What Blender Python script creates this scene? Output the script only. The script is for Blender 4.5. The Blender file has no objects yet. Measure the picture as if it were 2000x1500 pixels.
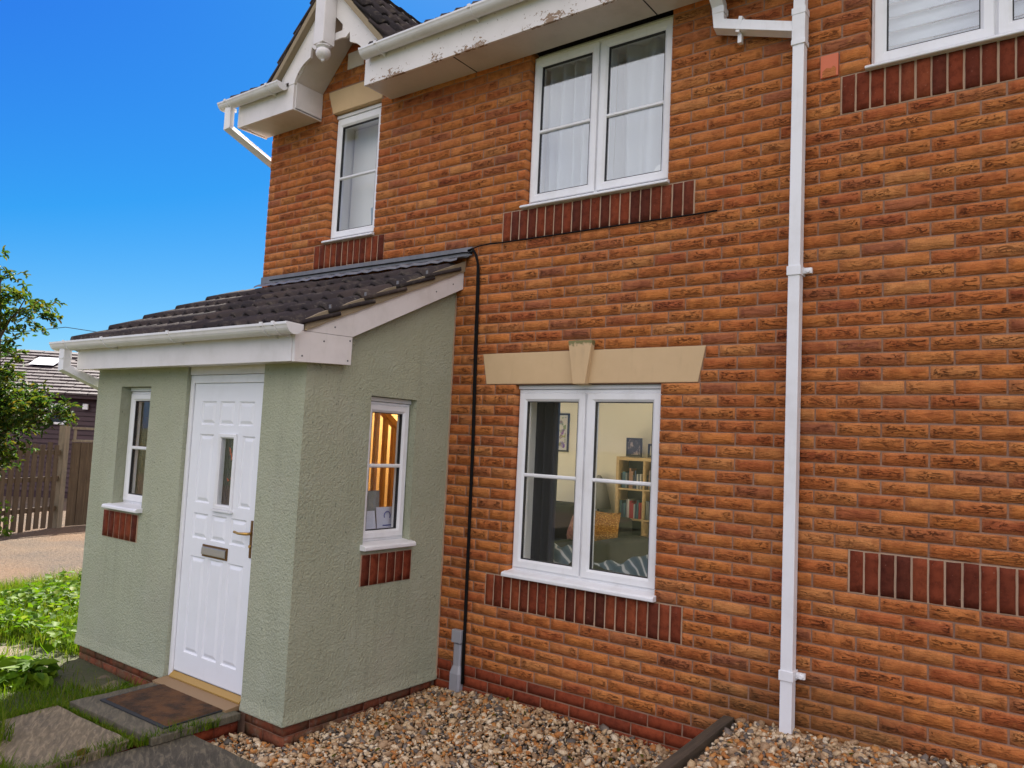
import bpy, bmesh, math, random
import numpy as np
from mathutils import Vector, Matrix

# ------------------------------------------------------------------ scene, camera, sky, sun, exposure
SC = bpy.context.scene
COL = SC.collection
random.seed(7)
NR = np.random.default_rng(7)

CAM_C = Vector((3.459, -4.4396, 1.7491))
CAM_R = ((0.80329, 0.59373, 0.04699), (-0.00806, 0.08976, -0.99593), (-0.59553, 0.79964, 0.07689))
F_PX = 1514.2
cam_d = bpy.data.cameras.new('camera')
cam = bpy.data.objects.new('camera', cam_d)
COL.objects.link(cam)
cam_d.sensor_width = 36.0
cam_d.lens = F_PX / 2000.0 * 36.0
cam_d.clip_start = 0.05
cam_d.clip_end = 3000.0
SUN_DIR = Vector((-0.66, 0.74, 1.0)).normalized()      # towards the sun
SUN_EL = math.asin(SUN_DIR.z)
SUN_AZ = math.atan2(SUN_DIR.x, SUN_DIR.y)
EXPOSURE = 1.75
SKY_STRENGTH = 0.12


def set_camera():
    r0, r1, r2 = [Vector(r) for r in CAM_R]
    m = Matrix((r0, -r1, -r2)).transposed().to_4x4()
    m.translation = CAM_C
    cam.matrix_world = m
    SC.camera = cam


set_camera()
SC.view_settings.view_transform = 'Standard'
SC.view_settings.look = 'None'
SC.view_settings.gamma = 1.0
SC.view_settings.exposure = EXPOSURE
SC.view_settings.use_curve_mapping = False
try:
    SC.cycles.use_denoising = True
    SC.cycles.max_bounces = 8
    SC.cycles.transparent_max_bounces = 16
    SC.cycles.caustics_reflective = False
    SC.cycles.caustics_refractive = False
except Exception:
    pass


# ------------------------------------------------------------------ node helper
class G:
    def __init__(s, nt):
        s.nt = nt

    def n(s, typ, props=None, ins=None):
        nd = s.nt.nodes.new(typ)
        for k, v in (props or {}).items():
            setattr(nd, k, v)
        for k, v in (ins or {}).items():
            s.set(nd.inputs[k], v)
        return nd

    def set(s, sock, v):
        if isinstance(v, bpy.types.NodeSocket):
            s.nt.links.new(v, sock)
        elif isinstance(v, bpy.types.Node):
            s.nt.links.new(v.outputs[0], sock)
        else:
            if sock.type == 'RGBA' and hasattr(v, '__len__') and len(v) == 3:
                v = (*v, 1.0)
            sock.default_value = v

    def math(s, op, a, b=0.0, c=0.0, clamp=False):
        nd = s.n('ShaderNodeMath', {'operation': op, 'use_clamp': clamp})
        s.set(nd.inputs[0], a)
        s.set(nd.inputs[1], b)
        s.set(nd.inputs[2], c)
        return nd.outputs[0]

    def vmath(s, op, a, b=(0, 0, 0)):
        nd = s.n('ShaderNodeVectorMath', {'operation': op})
        s.set(nd.inputs[0], a)
        s.set(nd.inputs[1], b)
        return nd.outputs[0]

    def mix(s, fac, a, b, mode='MIX'):
        nd = s.n('ShaderNodeMix', {'data_type': 'RGBA', 'blend_type': mode, 'clamp_factor': True})
        s.set(nd.inputs[0], fac)
        s.set(nd.inputs[6], a)
        s.set(nd.inputs[7], b)
        return nd.outputs[2]

    def sstep(s, v, lo, hi):
        nd = s.n('ShaderNodeMapRange', {'interpolation_type': 'SMOOTHSTEP'})
        for i, x in enumerate((v, lo, hi, 0.0, 1.0)):
            s.set(nd.inputs[i], x)
        return nd.outputs[0]

    def noise(s, vec, scale, detail=3.0, rough=0.55, dist=0.0, out=0):
        nd = s.n('ShaderNodeTexNoise', None, {'Vector': vec, 'Scale': scale, 'Detail': detail, 'Roughness': rough, 'Distortion': dist})
        return nd.outputs[out]

    def vscale(s, vec, sc):
        return s.vmath('MULTIPLY', vec, sc)

    def ramp(s, fac, stops, interp='LINEAR'):
        nd = s.n('ShaderNodeValToRGB')
        cr = nd.color_ramp
        cr.interpolation = interp
        while len(cr.elements) < len(stops):
            cr.elements.new(0.5)
        for e, (p, c) in zip(cr.elements, stops):
            e.position = p
            e.color = (*c, 1.0)
        s.set(nd.inputs[0], fac)
        return nd.outputs[0]

    def bump(s, h, strength=0.5, dist=0.01):
        return s.n('ShaderNodeBump', None, {'Height': h, 'Strength': strength, 'Distance': dist}).outputs[0]

    def pos(s):
        return s.n('ShaderNodeNewGeometry').outputs['Position']

    def attr(s, name, out='Fac'):
        return s.n('ShaderNodeAttribute', {'attribute_name': name}).outputs[out]

    def rnd(s):
        a = s.attr('rnd')
        b = s.n('ShaderNodeObjectInfo').outputs['Random']
        return s.math('FRACT', s.math('ADD', a, b))


def srgb(r, g, b):
    def f(c):
        c /= 255.0
        return c / 12.92 if c <= 0.04045 else ((c + 0.055) / 1.055) ** 2.4
    return (f(r), f(g), f(b))


def tone(c, k):
    return tuple(min(0.9, x * k) for x in c)


MATS = {}


def mat(name, fn=None, color=None, rough=0.6, metal=0.0, spec=0.5):
    m = bpy.data.materials.new(name)
    m.use_nodes = True
    nt = m.node_tree
    g = G(nt)
    b = nt.nodes['Principled BSDF']
    b.inputs['Roughness'].default_value = rough
    b.inputs['Metallic'].default_value = metal
    b.inputs['Specular IOR Level'].default_value = spec
    if color is not None:
        b.inputs['Base Color'].default_value = (*color, 1.0)
    if fn:
        fn(g, b)
    MATS[name] = m
    return m


# ------------------------------------------------------------------ world: clear blue sky with thin cloud elsewhere
W = bpy.data.worlds.new('World')
SC.world = W
W.use_nodes = True
wn = W.node_tree
wn.nodes.clear()
wg = G(wn)
sky = wg.n('ShaderNodeTexSky', {'sky_type': 'NISHITA', 'sun_disc': False, 'sun_elevation': SUN_EL, 'sun_rotation': SUN_AZ,
                                'altitude': 0.0, 'air_density': 1.0, 'dust_density': 0.3, 'ozone_density': 3.0})
dirv = wg.n('ShaderNodeTexCoord').outputs['Generated']
sep = wg.n('ShaderNodeSeparateXYZ', None, {0: dirv})
den = wg.math('ADD', wg.math('ABSOLUTE', sep.outputs[2]), 0.42)
cu = wg.n('ShaderNodeCombineXYZ', None, {0: wg.math('DIVIDE', sep.outputs[0], den), 1: wg.math('DIVIDE', sep.outputs[1], den), 2: 0.0})
cn = wg.noise(wg.vmath('ADD', cu.outputs[0], (22.5257, 20.8576, 0.0)), 0.62, 5.0, 0.55, 0.3)
CLOUD_LO, CLOUD_HI = 0.46, 0.58
cloud = wg.sstep(cn, CLOUD_LO, CLOUD_HI)
ss = wg.n('ShaderNodeSeparateColor', None, {0: sky.outputs[0]})
dr = wg.math('MAXIMUM', wg.math('MULTIPLY_ADD', ss.outputs[0], 0.20, -0.58), wg.math('MULTIPLY', ss.outputs[0], 0.03))
dg = wg.math('MAXIMUM', wg.math('MULTIPLY_ADD', ss.outputs[1], 0.245, -0.37), wg.math('MULTIPLY', ss.outputs[1], 0.12))
db = wg.math('MINIMUM', wg.math('MULTIPLY_ADD', ss.outputs[2], 0.13, 1.26), wg.math('MULTIPLY', ss.outputs[2], 0.42))
deep = wg.n('ShaderNodeCombineColor', None, {0: dr, 1: dg, 2: db}).outputs[0]
cl = wg.n('ShaderNodeCombineColor', None, {0: 5.75, 1: 5.35, 2: 5.20}).outputs[0]
skyc = wg.mix(wg.math('MULTIPLY', cloud, 0.85), deep, cl)
bg = wg.n('ShaderNodeBackground', None, {'Color': skyc, 'Strength': SKY_STRENGTH})
wo = wg.n('ShaderNodeOutputWorld')
wn.links.new(bg.outputs[0], wo.inputs['Surface'])

sun_d = bpy.data.lights.new('sun', 'SUN')
sun_d.energy = 5.0
sun_d.angle = math.radians(0.6)
sun_d.color = (1.0, 0.94, 0.84)
sun = bpy.data.objects.new('sun', sun_d)
sun.rotation_euler = (-SUN_DIR).to_track_quat('-Z', 'Y').to_euler()
sun.location = (-20, 18, 25)
COL.objects.link(sun)


# ------------------------------------------------------------------ mesh helpers
FRONT = ((1, 0, 0), (0, 0, 1), (0, -1, 0))     # u right, v up, w outwards for walls facing -y
SIDE = ((0, 1, 0), (0, 0, 1), (1, 0, 0))       # for walls facing +x


class MB:
    def __init__(s, axes=None, origin=(0, 0, 0)):
        s.v = []
        s.f = []
        s.ax = [Vector(a) for a in axes] if axes else None
        s.o = Vector(origin)

    def pt(s, p):
        if s.ax is None:
            return Vector(p)
        return s.o + s.ax[0] * p[0] + s.ax[1] * p[1] + s.ax[2] * p[2]

    def add(s, pts, faces):
        k = len(s.v)
        s.v += [s.pt(p) for p in pts]
        s.f += [tuple(i + k for i in f) for f in faces]
        return s

    def box(s, x0, x1, y0, y1, z0, z1):
        p = [(x, y, z) for z in (z0, z1) for y in (y0, y1) for x in (x0, x1)]
        return s.add(p, [(0, 2, 3, 1), (4, 5, 7, 6), (0, 1, 5, 4), (2, 6, 7, 3), (0, 4, 6, 2), (1, 3, 7, 5)])

    def quad(s, a, b, c, d):
        return s.add([a, b, c, d], [(0, 1, 2, 3)])

    def prism(s, poly, a, b, axis):
        # poly of 2D points extruded along axis 0/1/2 between a and b
        def mk(p, t):
            q = list(p)
            q.insert(axis, t)
            return tuple(q)
        n = len(poly)
        pts = [mk(p, a) for p in poly] + [mk(p, b) for p in poly]
        fs = [tuple(range(n)), tuple(range(2 * n - 1, n - 1, -1))]
        for i in range(n):
            j = (i + 1) % n
            fs.append((i, i + n, j + n, j))
        return s.add(pts, fs)

    def ring(s, u0, u1, v0, v1, wd, w0, w1, bead=0.0, beadw=0.0):
        # mitred rectangular frame, outer u0..u1,v0..v1, face width wd, from w0 (back) to w1 (front)
        def rect(i, w):
            return [(u0 + i, v0 + i, w), (u1 - i, v0 + i, w), (u1 - i, v1 - i, w), (u0 + i, v1 - i, w)]
        loops = [rect(0, w0), rect(0, w1 - 0.004), rect(0.004, w1), rect(wd - beadw, w1)]
        if bead:
            loops.append(rect(wd, w1 - bead))
        else:
            loops[-1] = rect(wd, w1)
        loops.append(rect(wd, w0))
        pts = [p for l in loops for p in l]
        fs = []
        n = len(loops)
        for k in range(n):
            a, b = k * 4, ((k + 1) % n) * 4
            for i in range(4):
                j = (i + 1) % 4
                fs.append((a + i, a + j, b + j, b + i))
        return s.add(pts, fs)

    def tube(s, path, r, n=8, close=True, ry=None):
        path = [Vector(p) for p in path]
        rr = r if hasattr(r, '__len__') else [r] * len(path)
        k0 = len(s.v)
        prev = None
        for i, p in enumerate(path):
            t = (path[min(i + 1, len(path) - 1)] - path[max(i - 1, 0)]).normalized()
            ref = Vector((0, 0, 1)) if abs(t.z) < 0.9 else Vector((0, 1, 0))
            if prev is not None:
                ref = prev
            a = t.cross(ref).cross(t)
            a = a.normalized() if a.length > 1e-6 else t.orthogonal().normalized()
            prev = a
            b = t.cross(a)
            for j in range(n):
                q = 2 * math.pi * j / n
                s.v.append(s.pt(p + (a * math.cos(q) + b * math.sin(q)) * rr[i]))
        for i in range(len(path) - 1):
            for j in range(n):
                jj = (j + 1) % n
                s.f.append((k0 + i * n + j, k0 + i * n + jj, k0 + (i + 1) * n + jj, k0 + (i + 1) * n + j))
        if close:
            s.f.append(tuple(k0 + j for j in range(n - 1, -1, -1)))
            m = k0 + (len(path) - 1) * n
            s.f.append(tuple(m + j for j in range(n)))
        return s

    def sqpipe(s, path, a, b, up):
        # rectangular pipe swept along path with mitred joints; a half width, b half depth; up is the depth direction
        path = [Vector(p) for p in path]
        up = Vector(up).normalized()
        k0 = len(s.v)
        for i, p in enumerate(path):
            t0 = (path[i] - path[i - 1]).normalized() if i else (path[1] - path[0]).normalized()
            t1 = (path[i + 1] - path[i]).normalized() if i < len(path) - 1 else t0
            t = (t0 + t1).normalized()
            k = 1.0 / max(0.4, t.dot(t1))
            n1 = t.cross(up)
            n1 = n1.normalized() if n1.length > 1e-5 else t.orthogonal().normalized()
            n2 = n1.cross(t).normalized()
            for q, w in ((-1, -1), (1, -1), (1, 1), (-1, 1)):
                s.v.append(s.pt(p + n1 * (a * q) * k + n2 * (b * w) * k))
        for i in range(len(path) - 1):
            for j in range(4):
                jj = (j + 1) % 4
                s.f.append((k0 + i * 4 + j, k0 + i * 4 + jj, k0 + i * 4 + 4 + jj, k0 + i * 4 + 4 + j))
        s.f.append((k0 + 3, k0 + 2, k0 + 1, k0))
        m = k0 + (len(path) - 1) * 4
        s.f.append((m, m + 1, m + 2, m + 3))
        return s

    def lathe(s, prof, c, n=16, axis=2):
        k0 = len(s.v)
        for r, h in prof:
            for j in range(n):
                q = 2 * math.pi * j / n
                p = [r * math.cos(q), r * math.sin(q)]
                p.insert(axis, h)
                s.v.append(s.pt(Vector(p) + Vector(c)))
        for i in range(len(prof) - 1):
            for j in range(n):
                jj = (j + 1) % n
                s.f.append((k0 + i * n + j, k0 + i * n + jj, k0 + (i + 1) * n + jj, k0 + (i + 1) * n + j))
        return s

    def build(s, name, m, parent=None, bevel=0.0, smooth=False, seg=2):
        me = bpy.data.meshes.new(name)
        me.from_pydata([tuple(p) for p in s.v], [], s.f)
        bm = bmesh.new()
        bm.from_mesh(me)
        bmesh.ops.recalc_face_normals(bm, faces=bm.faces)
        if bevel:
            bmesh.ops.remove_doubles(bm, verts=bm.verts, dist=1e-5)
            es = [e for e in bm.edges if len(e.link_faces) == 2 and e.calc_face_angle(0) > 0.5]
            bmesh.ops.bevel(bm, geom=es, offset=bevel, segments=seg, profile=0.6, affect='EDGES', clamp_overlap=True)
        bm.to_mesh(me)
        bm.free()
        if smooth:
            for p in me.polygons:
                p.use_smooth = True
        return obj(name, me, m, parent)


def obj(name, me, m=None, parent=None):
    if m is not None and not me.materials:
        me.materials.append(MATS[m] if isinstance(m, str) else m)
    o = bpy.data.objects.new(name, me)
    COL.objects.link(o)
    if parent is not None:
        attach(o, parent)
    return o


def wloc(o):
    p = Vector((0, 0, 0))
    while o is not None:
        p = p + o.location if o.type == 'EMPTY' else p
        o = o.parent
    return p


def attach(o, parent):
    o.parent = parent
    if parent.type == 'EMPTY':
        o.matrix_parent_inverse = Matrix.Translation(-parent.location)


def tag(o, label=None, cat=None, group=None, kind=None):
    for k, v in (('label', label), ('category', cat), ('group', group), ('kind', kind)):
        if v:
            o[k] = v
    return o


def thing(name, loc, label, cat, group=None):
    o = bpy.data.objects.new(name, None)
    o.empty_display_size = 0.2
    o.location = loc
    COL.objects.link(o)
    return tag(o, label, cat, group)


def np_mesh(name, V, F, rnd=None, uv=None, smooth=False):
    """fast mesh from numpy: V (n,3), F (m,k)"""
    me = bpy.data.meshes.new(name)
    V = np.asarray(V, np.float32)
    F = np.asarray(F, np.int32)
    k = F.shape[1]
    me.vertices.add(len(V))
    me.vertices.foreach_set('co', V.ravel())
    me.loops.add(F.size)
    me.loops.foreach_set('vertex_index', F.ravel())
    me.polygons.add(len(F))
    me.polygons.foreach_set('loop_start', np.arange(0, F.size, k, dtype=np.int32))
    me.polygons.foreach_set('loop_total', np.full(len(F), k, np.int32))
    if smooth:
        me.polygons.foreach_set('use_smooth', np.ones(len(F), bool))
    if rnd is not None:
        a = me.attributes.new('rnd', 'FLOAT', 'POINT')
        a.data.foreach_set('value', np.asarray(rnd, np.float32))
    if uv is not None:
        l = me.uv_layers.new(name='UVMap')
        l.data.foreach_set('uv', np.asarray(uv, np.float32)[F.ravel()].ravel())
    me.update()
    me.validate()
    return me


def project(p):
    d = Vector(p) - CAM_C
    q = [sum(a * b for a, b in zip(r, d)) for r in CAM_R]
    if q[2] <= 0.05:
        return None
    return (1000 + F_PX * q[0] / q[2], 750 + F_PX * q[1] / q[2], q[2])


# ------------------------------------------------------------------ materials
def m_brick(cols, crease=1.0, edge=0.5):
    def fn(g, b):
        r = g.rnd()
        p = g.pos()
        off = g.n('ShaderNodeCombineXYZ', None, {0: g.math('MULTIPLY', r, 37.0), 1: g.math('MULTIPLY', r, 11.0), 2: g.math('MULTIPLY', r, 53.0)}).outputs[0]
        q = g.vmath('ADD', p, off)
        base = g.ramp(r, cols)
        # blotches inside a brick
        bl = g.noise(q, 14.0, 4.0, 0.6)
        base = g.mix(g.sstep(bl, 0.40, 0.72), base, g.mix(1.0, base, (0.66, 0.58, 0.58), 'MULTIPLY'))
        pale = g.noise(g.vscale(q, (1.0, 1.0, 1.6)), 26.0, 3.0, 0.6)
        base = g.mix(g.math('MULTIPLY', g.sstep(pale, 0.55, 0.8), 0.5), base, (0.66, 0.26, 0.075))
        # paler fired edges
        uv = g.n('ShaderNodeSeparateXYZ', None, {0: g.n('ShaderNodeUVMap').outputs[0]})
        eu = g.math('SUBTRACT', 0.5, g.math('ABSOLUTE', g.math('SUBTRACT', uv.outputs[0], 0.5)))
        ev = g.math('SUBTRACT', 0.5, g.math('ABSOLUTE', g.math('SUBTRACT', uv.outputs[1], 0.5)))
        d = g.math('MINIMUM', g.math('MULTIPLY', eu, 3.2), ev)
        d = g.math('ADD', d, g.math('MULTIPLY', g.math('SUBTRACT', g.noise(q, 60.0, 2.0), 0.5), 0.22))
        em = g.math('SUBTRACT', 1.0, g.sstep(d, 0.02, 0.26))
        base = g.mix(g.math('MULTIPLY', em, edge), base, (0.62, 0.235, 0.090))
        # deep creased rustic texture, with the shade in the creases put into the colour
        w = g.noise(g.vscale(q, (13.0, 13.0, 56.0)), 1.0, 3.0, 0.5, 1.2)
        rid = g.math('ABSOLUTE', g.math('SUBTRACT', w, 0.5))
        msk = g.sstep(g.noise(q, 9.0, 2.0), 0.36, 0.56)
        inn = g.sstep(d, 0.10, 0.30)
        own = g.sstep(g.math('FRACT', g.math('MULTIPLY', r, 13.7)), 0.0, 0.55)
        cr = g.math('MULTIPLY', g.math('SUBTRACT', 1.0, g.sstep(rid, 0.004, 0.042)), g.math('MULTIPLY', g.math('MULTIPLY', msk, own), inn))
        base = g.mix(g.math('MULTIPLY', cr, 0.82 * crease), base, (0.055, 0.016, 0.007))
        # big weather staining towards damp spots (shape of its own)
        st = g.noise(p, 0.9, 4.0, 0.65)
        base = g.mix(g.math('MULTIPLY', g.sstep(st, 0.56, 0.80), 0.35), base, (0.10, 0.062, 0.035))
        dv = g.n('ShaderNodeVectorMath', {'operation': 'LENGTH'}, {0: g.vscale(g.vmath('SUBTRACT', p, (2.25, 0.0, 0.22)), (0.8, 0.5, 1.5))}).outputs['Value']
        alg = g.math('SUBTRACT', 1.0, g.sstep(g.math('ADD', dv, g.math('MULTIPLY', g.math('SUBTRACT', g.noise(p, 6.0, 4.0, 0.7), 0.5), 0.9)), 0.15, 0.75))
        base = g.mix(g.math('MULTIPLY', alg, 0.55), base, (0.105, 0.075, 0.028))
        fine = g.noise(q, 140.0, 3.0, 0.7)
        base = g.mix(g.math('MULTIPLY', g.sstep(fine, 0.35, 0.75), 0.28), base, (0.16, 0.06, 0.025))
        g.set(b.inputs['Base Color'], base)
        b.inputs['Roughness'].default_value = 0.92
        b.inputs['Specular IOR Level'].default_value = 0.18
        h = g.math('ADD', g.math('MULTIPLY', w, 0.8), g.math('MULTIPLY', fine, 0.18))
        h = g.math('SUBTRACT', h, g.math('MULTIPLY', cr, 0.55 * crease))
        g.set(b.inputs['Normal'], g.bump(h, 1.0, 0.014 * (0.4 + 0.6 * crease)))
    return fn


FACE = [(0.0, (0.53, 0.178, 0.046)), (0.12, (0.47, 0.138, 0.038)), (0.26, (0.57, 0.215, 0.060)), (0.38, (0.42, 0.110, 0.035)), (0.5, (0.54, 0.182, 0.044)),
        (0.62, (0.49, 0.168, 0.046)), (0.74, (0.57, 0.235, 0.076)), (0.83, (0.35, 0.090, 0.035)), (0.90, (0.51, 0.152, 0.040)), (0.97, (0.31, 0.105, 0.052)), (1.0, (0.52, 0.190, 0.055))]
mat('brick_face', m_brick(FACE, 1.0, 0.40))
SOLD = [(0.0, (0.150, 0.034, 0.016)), (0.3, (0.215, 0.045, 0.019)), (0.5, (0.095, 0.024, 0.014)), (0.75, (0.18, 0.036, 0.016)), (0.9, (0.26, 0.062, 0.025)), (1.0, (0.12, 0.030, 0.017))]


def m_soldier(cols):
    def fn(g, b):
        r = g.rnd()
        p = g.pos()
        off = g.n('ShaderNodeCombineXYZ', None, {0: g.math('MULTIPLY', r, 37.0), 1: 0.0, 2: g.math('MULTIPLY', r, 53.0)}).outputs[0]
        q = g.vmath('ADD', p, off)
        base = g.ramp(r, cols)
        n1 = g.noise(q, 22.0, 4.0, 0.65)
        base = g.mix(g.sstep(n1, 0.4, 0.75), base, g.mix(1.0, base, (0.55, 0.5, 0.5), 'MULTIPLY'))
        n2 = g.noise(q, 90.0, 2.0)
        base = g.mix(g.math('MULTIPLY', g.sstep(n2, 0.68, 0.76), 0.35), base, (0.42, 0.25, 0.18))
        g.set(b.inputs['Base Color'], base)
        b.inputs['Roughness'].default_value = 0.9
        b.inputs['Specular IOR Level'].default_value = 0.15
        g.set(b.inputs['Normal'], g.bump(g.math('ADD', n1, g.math('MULTIPLY', n2, 0.4)), 0.5, 0.006))
    return fn


mat('soldier_face', m_soldier(SOLD))
def m_dirty(g, b):
    m_soldier([(0.0, (0.20, 0.055, 0.028)), (0.5, (0.25, 0.075, 0.038)), (1.0, (0.17, 0.060, 0.034))])(g, b)
    lk = b.inputs['Base Color'].links[0]
    src = lk.from_socket
    p = g.pos()
    n = g.noise(p, 4.5, 5.0, 0.7)
    c = g.mix(g.math('MULTIPLY', g.sstep(n, 0.40, 0.62), 0.75), src, (0.115, 0.085, 0.050))
    n2 = g.noise(g.vmath('ADD', p, (3, 1, 7)), 9.0, 4.0, 0.7)
    c = g.mix(g.math('MULTIPLY', g.sstep(n2, 0.56, 0.70), 0.55), c, (0.30, 0.26, 0.22))
    g.set(b.inputs['Base Color'], c)


mat('plinth_dirty', m_dirty)
mat('plinth_face', m_soldier([(0.0, (0.20, 0.042, 0.018)), (0.5, (0.25, 0.052, 0.021)), (1.0, (0.17, 0.037, 0.018))]))


def m_mortar(c1, c2, c3):
    def fn(g, b):
        p = g.pos()
        n1 = g.noise(p, 2.2, 4.0, 0.6)
        n2 = g.noise(p, 160.0, 3.0, 0.7)
        c = g.mix(g.sstep(n1, 0.35, 0.7), c1, c2)
        c = g.mix(g.math('MULTIPLY', n2, 0.7), c, c3)
        g.set(b.inputs['Base Color'], c)
        b.inputs['Roughness'].default_value = 0.95
        g.set(b.inputs['Normal'], g.bump(n2, 0.7, 0.004))
    return fn


mat('mortar', m_mortar((0.31, 0.180, 0.120), (0.37, 0.215, 0.140), (0.21, 0.125, 0.088)))
mat('mortar_pale', m_mortar((0.50, 0.345, 0.235), (0.44, 0.285, 0.185), (0.34, 0.225, 0.15)))
mat('verge_mortar', m_mortar((0.36, 0.27, 0.17), (0.27, 0.21, 0.13), (0.22, 0.19, 0.13)))


def f_render(g, b):
    p = g.pos()
    big = g.noise(p, 0.9, 4.0, 0.6)
    c = g.mix(g.sstep(big, 0.3, 0.72), (0.335, 0.352, 0.248), (0.400, 0.410, 0.292))
    warm = g.noise(g.vmath('ADD', p, (9, 3, 1)), 1.7, 3.0, 0.6)
    c = g.mix(g.math('MULTIPLY', g.sstep(warm, 0.5, 0.75), 0.35), c, (0.37, 0.35, 0.28))
    stk = g.noise(g.vscale(p, (9.0, 9.0, 0.7)), 1.0, 5.0, 0.7)
    c = g.mix(g.math('MULTIPLY', g.sstep(stk, 0.50, 0.72), 0.28), c, (0.25, 0.26, 0.185))
    pat = g.noise(g.vmath('ADD', p, (2, 7, 5)), 3.2, 5.0, 0.7)
    c = g.mix(g.math('MULTIPLY', g.sstep(pat, 0.48, 0.70), 0.30), c, (0.43, 0.45, 0.355))
    sp3 = g.n('ShaderNodeSeparateXYZ', None, {0: p})
    run = g.sstep(g.noise(g.vscale(p, (26.0, 26.0, 0.9)), 1.0, 4.0, 0.65), 0.46, 0.66)

    def inside(v_, lo_, hi_):
        return g.math('MULTIPLY', g.sstep(v_, lo_ - 0.03, lo_ + 0.03), g.math('SUBTRACT', 1.0, g.sstep(v_, hi_ - 0.03, hi_ + 0.03)))
    m1 = g.math('MULTIPLY', inside(sp3.outputs[0], -2.78, -2.20), g.math('MULTIPLY', inside(sp3.outputs[1], -1.5, -1.33), inside(sp3.outputs[2], 0.42, 0.95)))
    m2 = g.math('MULTIPLY', inside(sp3.outputs[1], -0.84, -0.33), g.math('MULTIPLY', inside(sp3.outputs[0], -0.46, -0.3), inside(sp3.outputs[2], 0.30, 0.85)))
    c = g.mix(g.math('MULTIPLY', g.math('MULTIPLY', g.math('MAXIMUM', m1, m2), run), 0.20), c, (0.20, 0.205, 0.14))
    v = g.noise(g.vscale(p, (1.0, 1.0, 0.55)), 60.0, 3.0, 0.6, 0.6)
    f = g.noise(p, 190.0, 2.0, 0.6)
    vo = g.n('ShaderNodeTexVoronoi', {'feature': 'SMOOTH_F1'}, {'Vector': p, 'Scale': 75.0, 'Smoothness': 0.6}).outputs[0]
    spk = g.noise(g.vmath('ADD', p, (4, 4, 4)), 42.0, 1.0)
    c = g.mix(g.math('MULTIPLY', g.sstep(spk, 0.72, 0.77), 0.6), c, (0.13, 0.15, 0.10))
    g.set(b.inputs['Base Color'], c)
    b.inputs['Roughness'].default_value = 0.85
    h = g.math('ADD', g.math('ADD', v, g.math('MULTIPLY', f, 0.3)), g.math('MULTIPLY', vo, 0.5))
    g.set(b.inputs['Normal'], g.bump(h, 0.9, 0.010))


mat('green_render', f_render)


def f_upvc(c, dirt=0.26):
    def fn(g, b):
        p = g.pos()
        n = g.noise(p, 3.5, 4.0, 0.65)
        n2 = g.noise(g.vscale(p, (6.0, 6.0, 1.2)), 4.0, 4.0, 0.6)
        cc = g.mix(g.math('MULTIPLY', g.sstep(n, 0.42, 0.8), dirt), c, (0.42, 0.39, 0.34))
        cc = g.mix(g.math('MULTIPLY', g.sstep(n2, 0.55, 0.8), dirt * 0.7), cc, (0.48, 0.46, 0.40))
        g.set(b.inputs['Base Color'], cc)
        g.set(b.inputs['Roughness'], g.math('ADD', 0.32, g.math('MULTIPLY', n2, 0.2)))
        g.set(b.inputs['Normal'], g.bump(g.noise(p, 22.0, 2.0), 0.05, 0.004))
    return fn


mat('upvc', f_upvc((0.80, 0.80, 0.82)))
mat('upvc_gutter', f_upvc((0.74, 0.73, 0.74), 0.35))
mat('white_board', f_upvc((0.74, 0.70, 0.69), 0.30))
mat('soffit_board', f_upvc((0.66, 0.61, 0.58), 0.35))


def f_peel(g, b):
    p = g.pos()
    s = g.n('ShaderNodeSeparateXYZ', None, {0: p})
    n = g.noise(g.vscale(p, (1.0, 1.0, 1.6)), 20.0, 4.0, 0.7, 0.5)
    big = g.noise(p, 2.4, 3.0, 0.6)
    lowb = g.math('SUBTRACT', 1.0, g.sstep(s.outputs[2], 4.60, 4.76))
    t = g.math('SUBTRACT', 0.72, g.math('MULTIPLY', g.math('MULTIPLY', lowb, g.sstep(big, 0.38, 0.58)), 0.24))
    mk = g.math('GREATER_THAN', n, t)
    spots = g.math('GREATER_THAN', g.noise(p, 34.0, 2.0), 0.70)
    c = g.mix(g.math('MULTIPLY', g.sstep(g.noise(p, 4.0, 4.0), 0.4, 0.8), 0.25), (0.76, 0.72, 0.70), (0.46, 0.42, 0.38))
    c = g.mix(g.math('MULTIPLY', spots, 0.6), c, (0.22, 0.15, 0.10))
    wood = g.mix(g.noise(g.vscale(p, (1, 1, 6)), 40.0, 3.0), (0.20, 0.12, 0.07), (0.36, 0.25, 0.16))
    c = g.mix(mk, c, wood)
    g.set(b.inputs['Base Color'], c)
    b.inputs['Roughness'].default_value = 0.55
    g.set(b.inputs['Normal'], g.bump(g.math('SUBTRACT', g.math('MULTIPLY', g.noise(p, 30.0, 3.0), 0.2), mk), 0.35, 0.003))


mat('peeling_paint', f_peel)


def f_tile(g, b):
    r = g.rnd()
    p = g.pos()
    base = g.ramp(r, [(0.0, (0.034, 0.027, 0.028)), (0.35, (0.054, 0.042, 0.041)), (0.6, (0.027, 0.023, 0.025)), (0.8, (0.066, 0.049, 0.044)), (1.0, (0.042, 0.035, 0.036))])
    n = g.noise(p, 11.0, 5.0, 0.7)
    base = g.mix(g.math('MULTIPLY', g.sstep(n, 0.50, 0.78), 0.55), base, (0.20, 0.165, 0.125))
    m = g.noise(g.vmath('ADD', p, (3, 9, 2)), 30.0, 3.0, 0.7)
    base = g.mix(g.math('MULTIPLY', g.sstep(m, 0.62, 0.75), 0.45), base, (0.25, 0.23, 0.19))
    g.set(b.inputs['Base Color'], base)
    b.inputs['Roughness'].default_value = 0.92
    b.inputs['Specular IOR Level'].default_value = 0.15
    g.set(b.inputs['Normal'], g.bump(g.noise(p, 90.0, 3.0, 0.7), 0.5, 0.004))


mat('roof_tile', f_tile)


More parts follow.
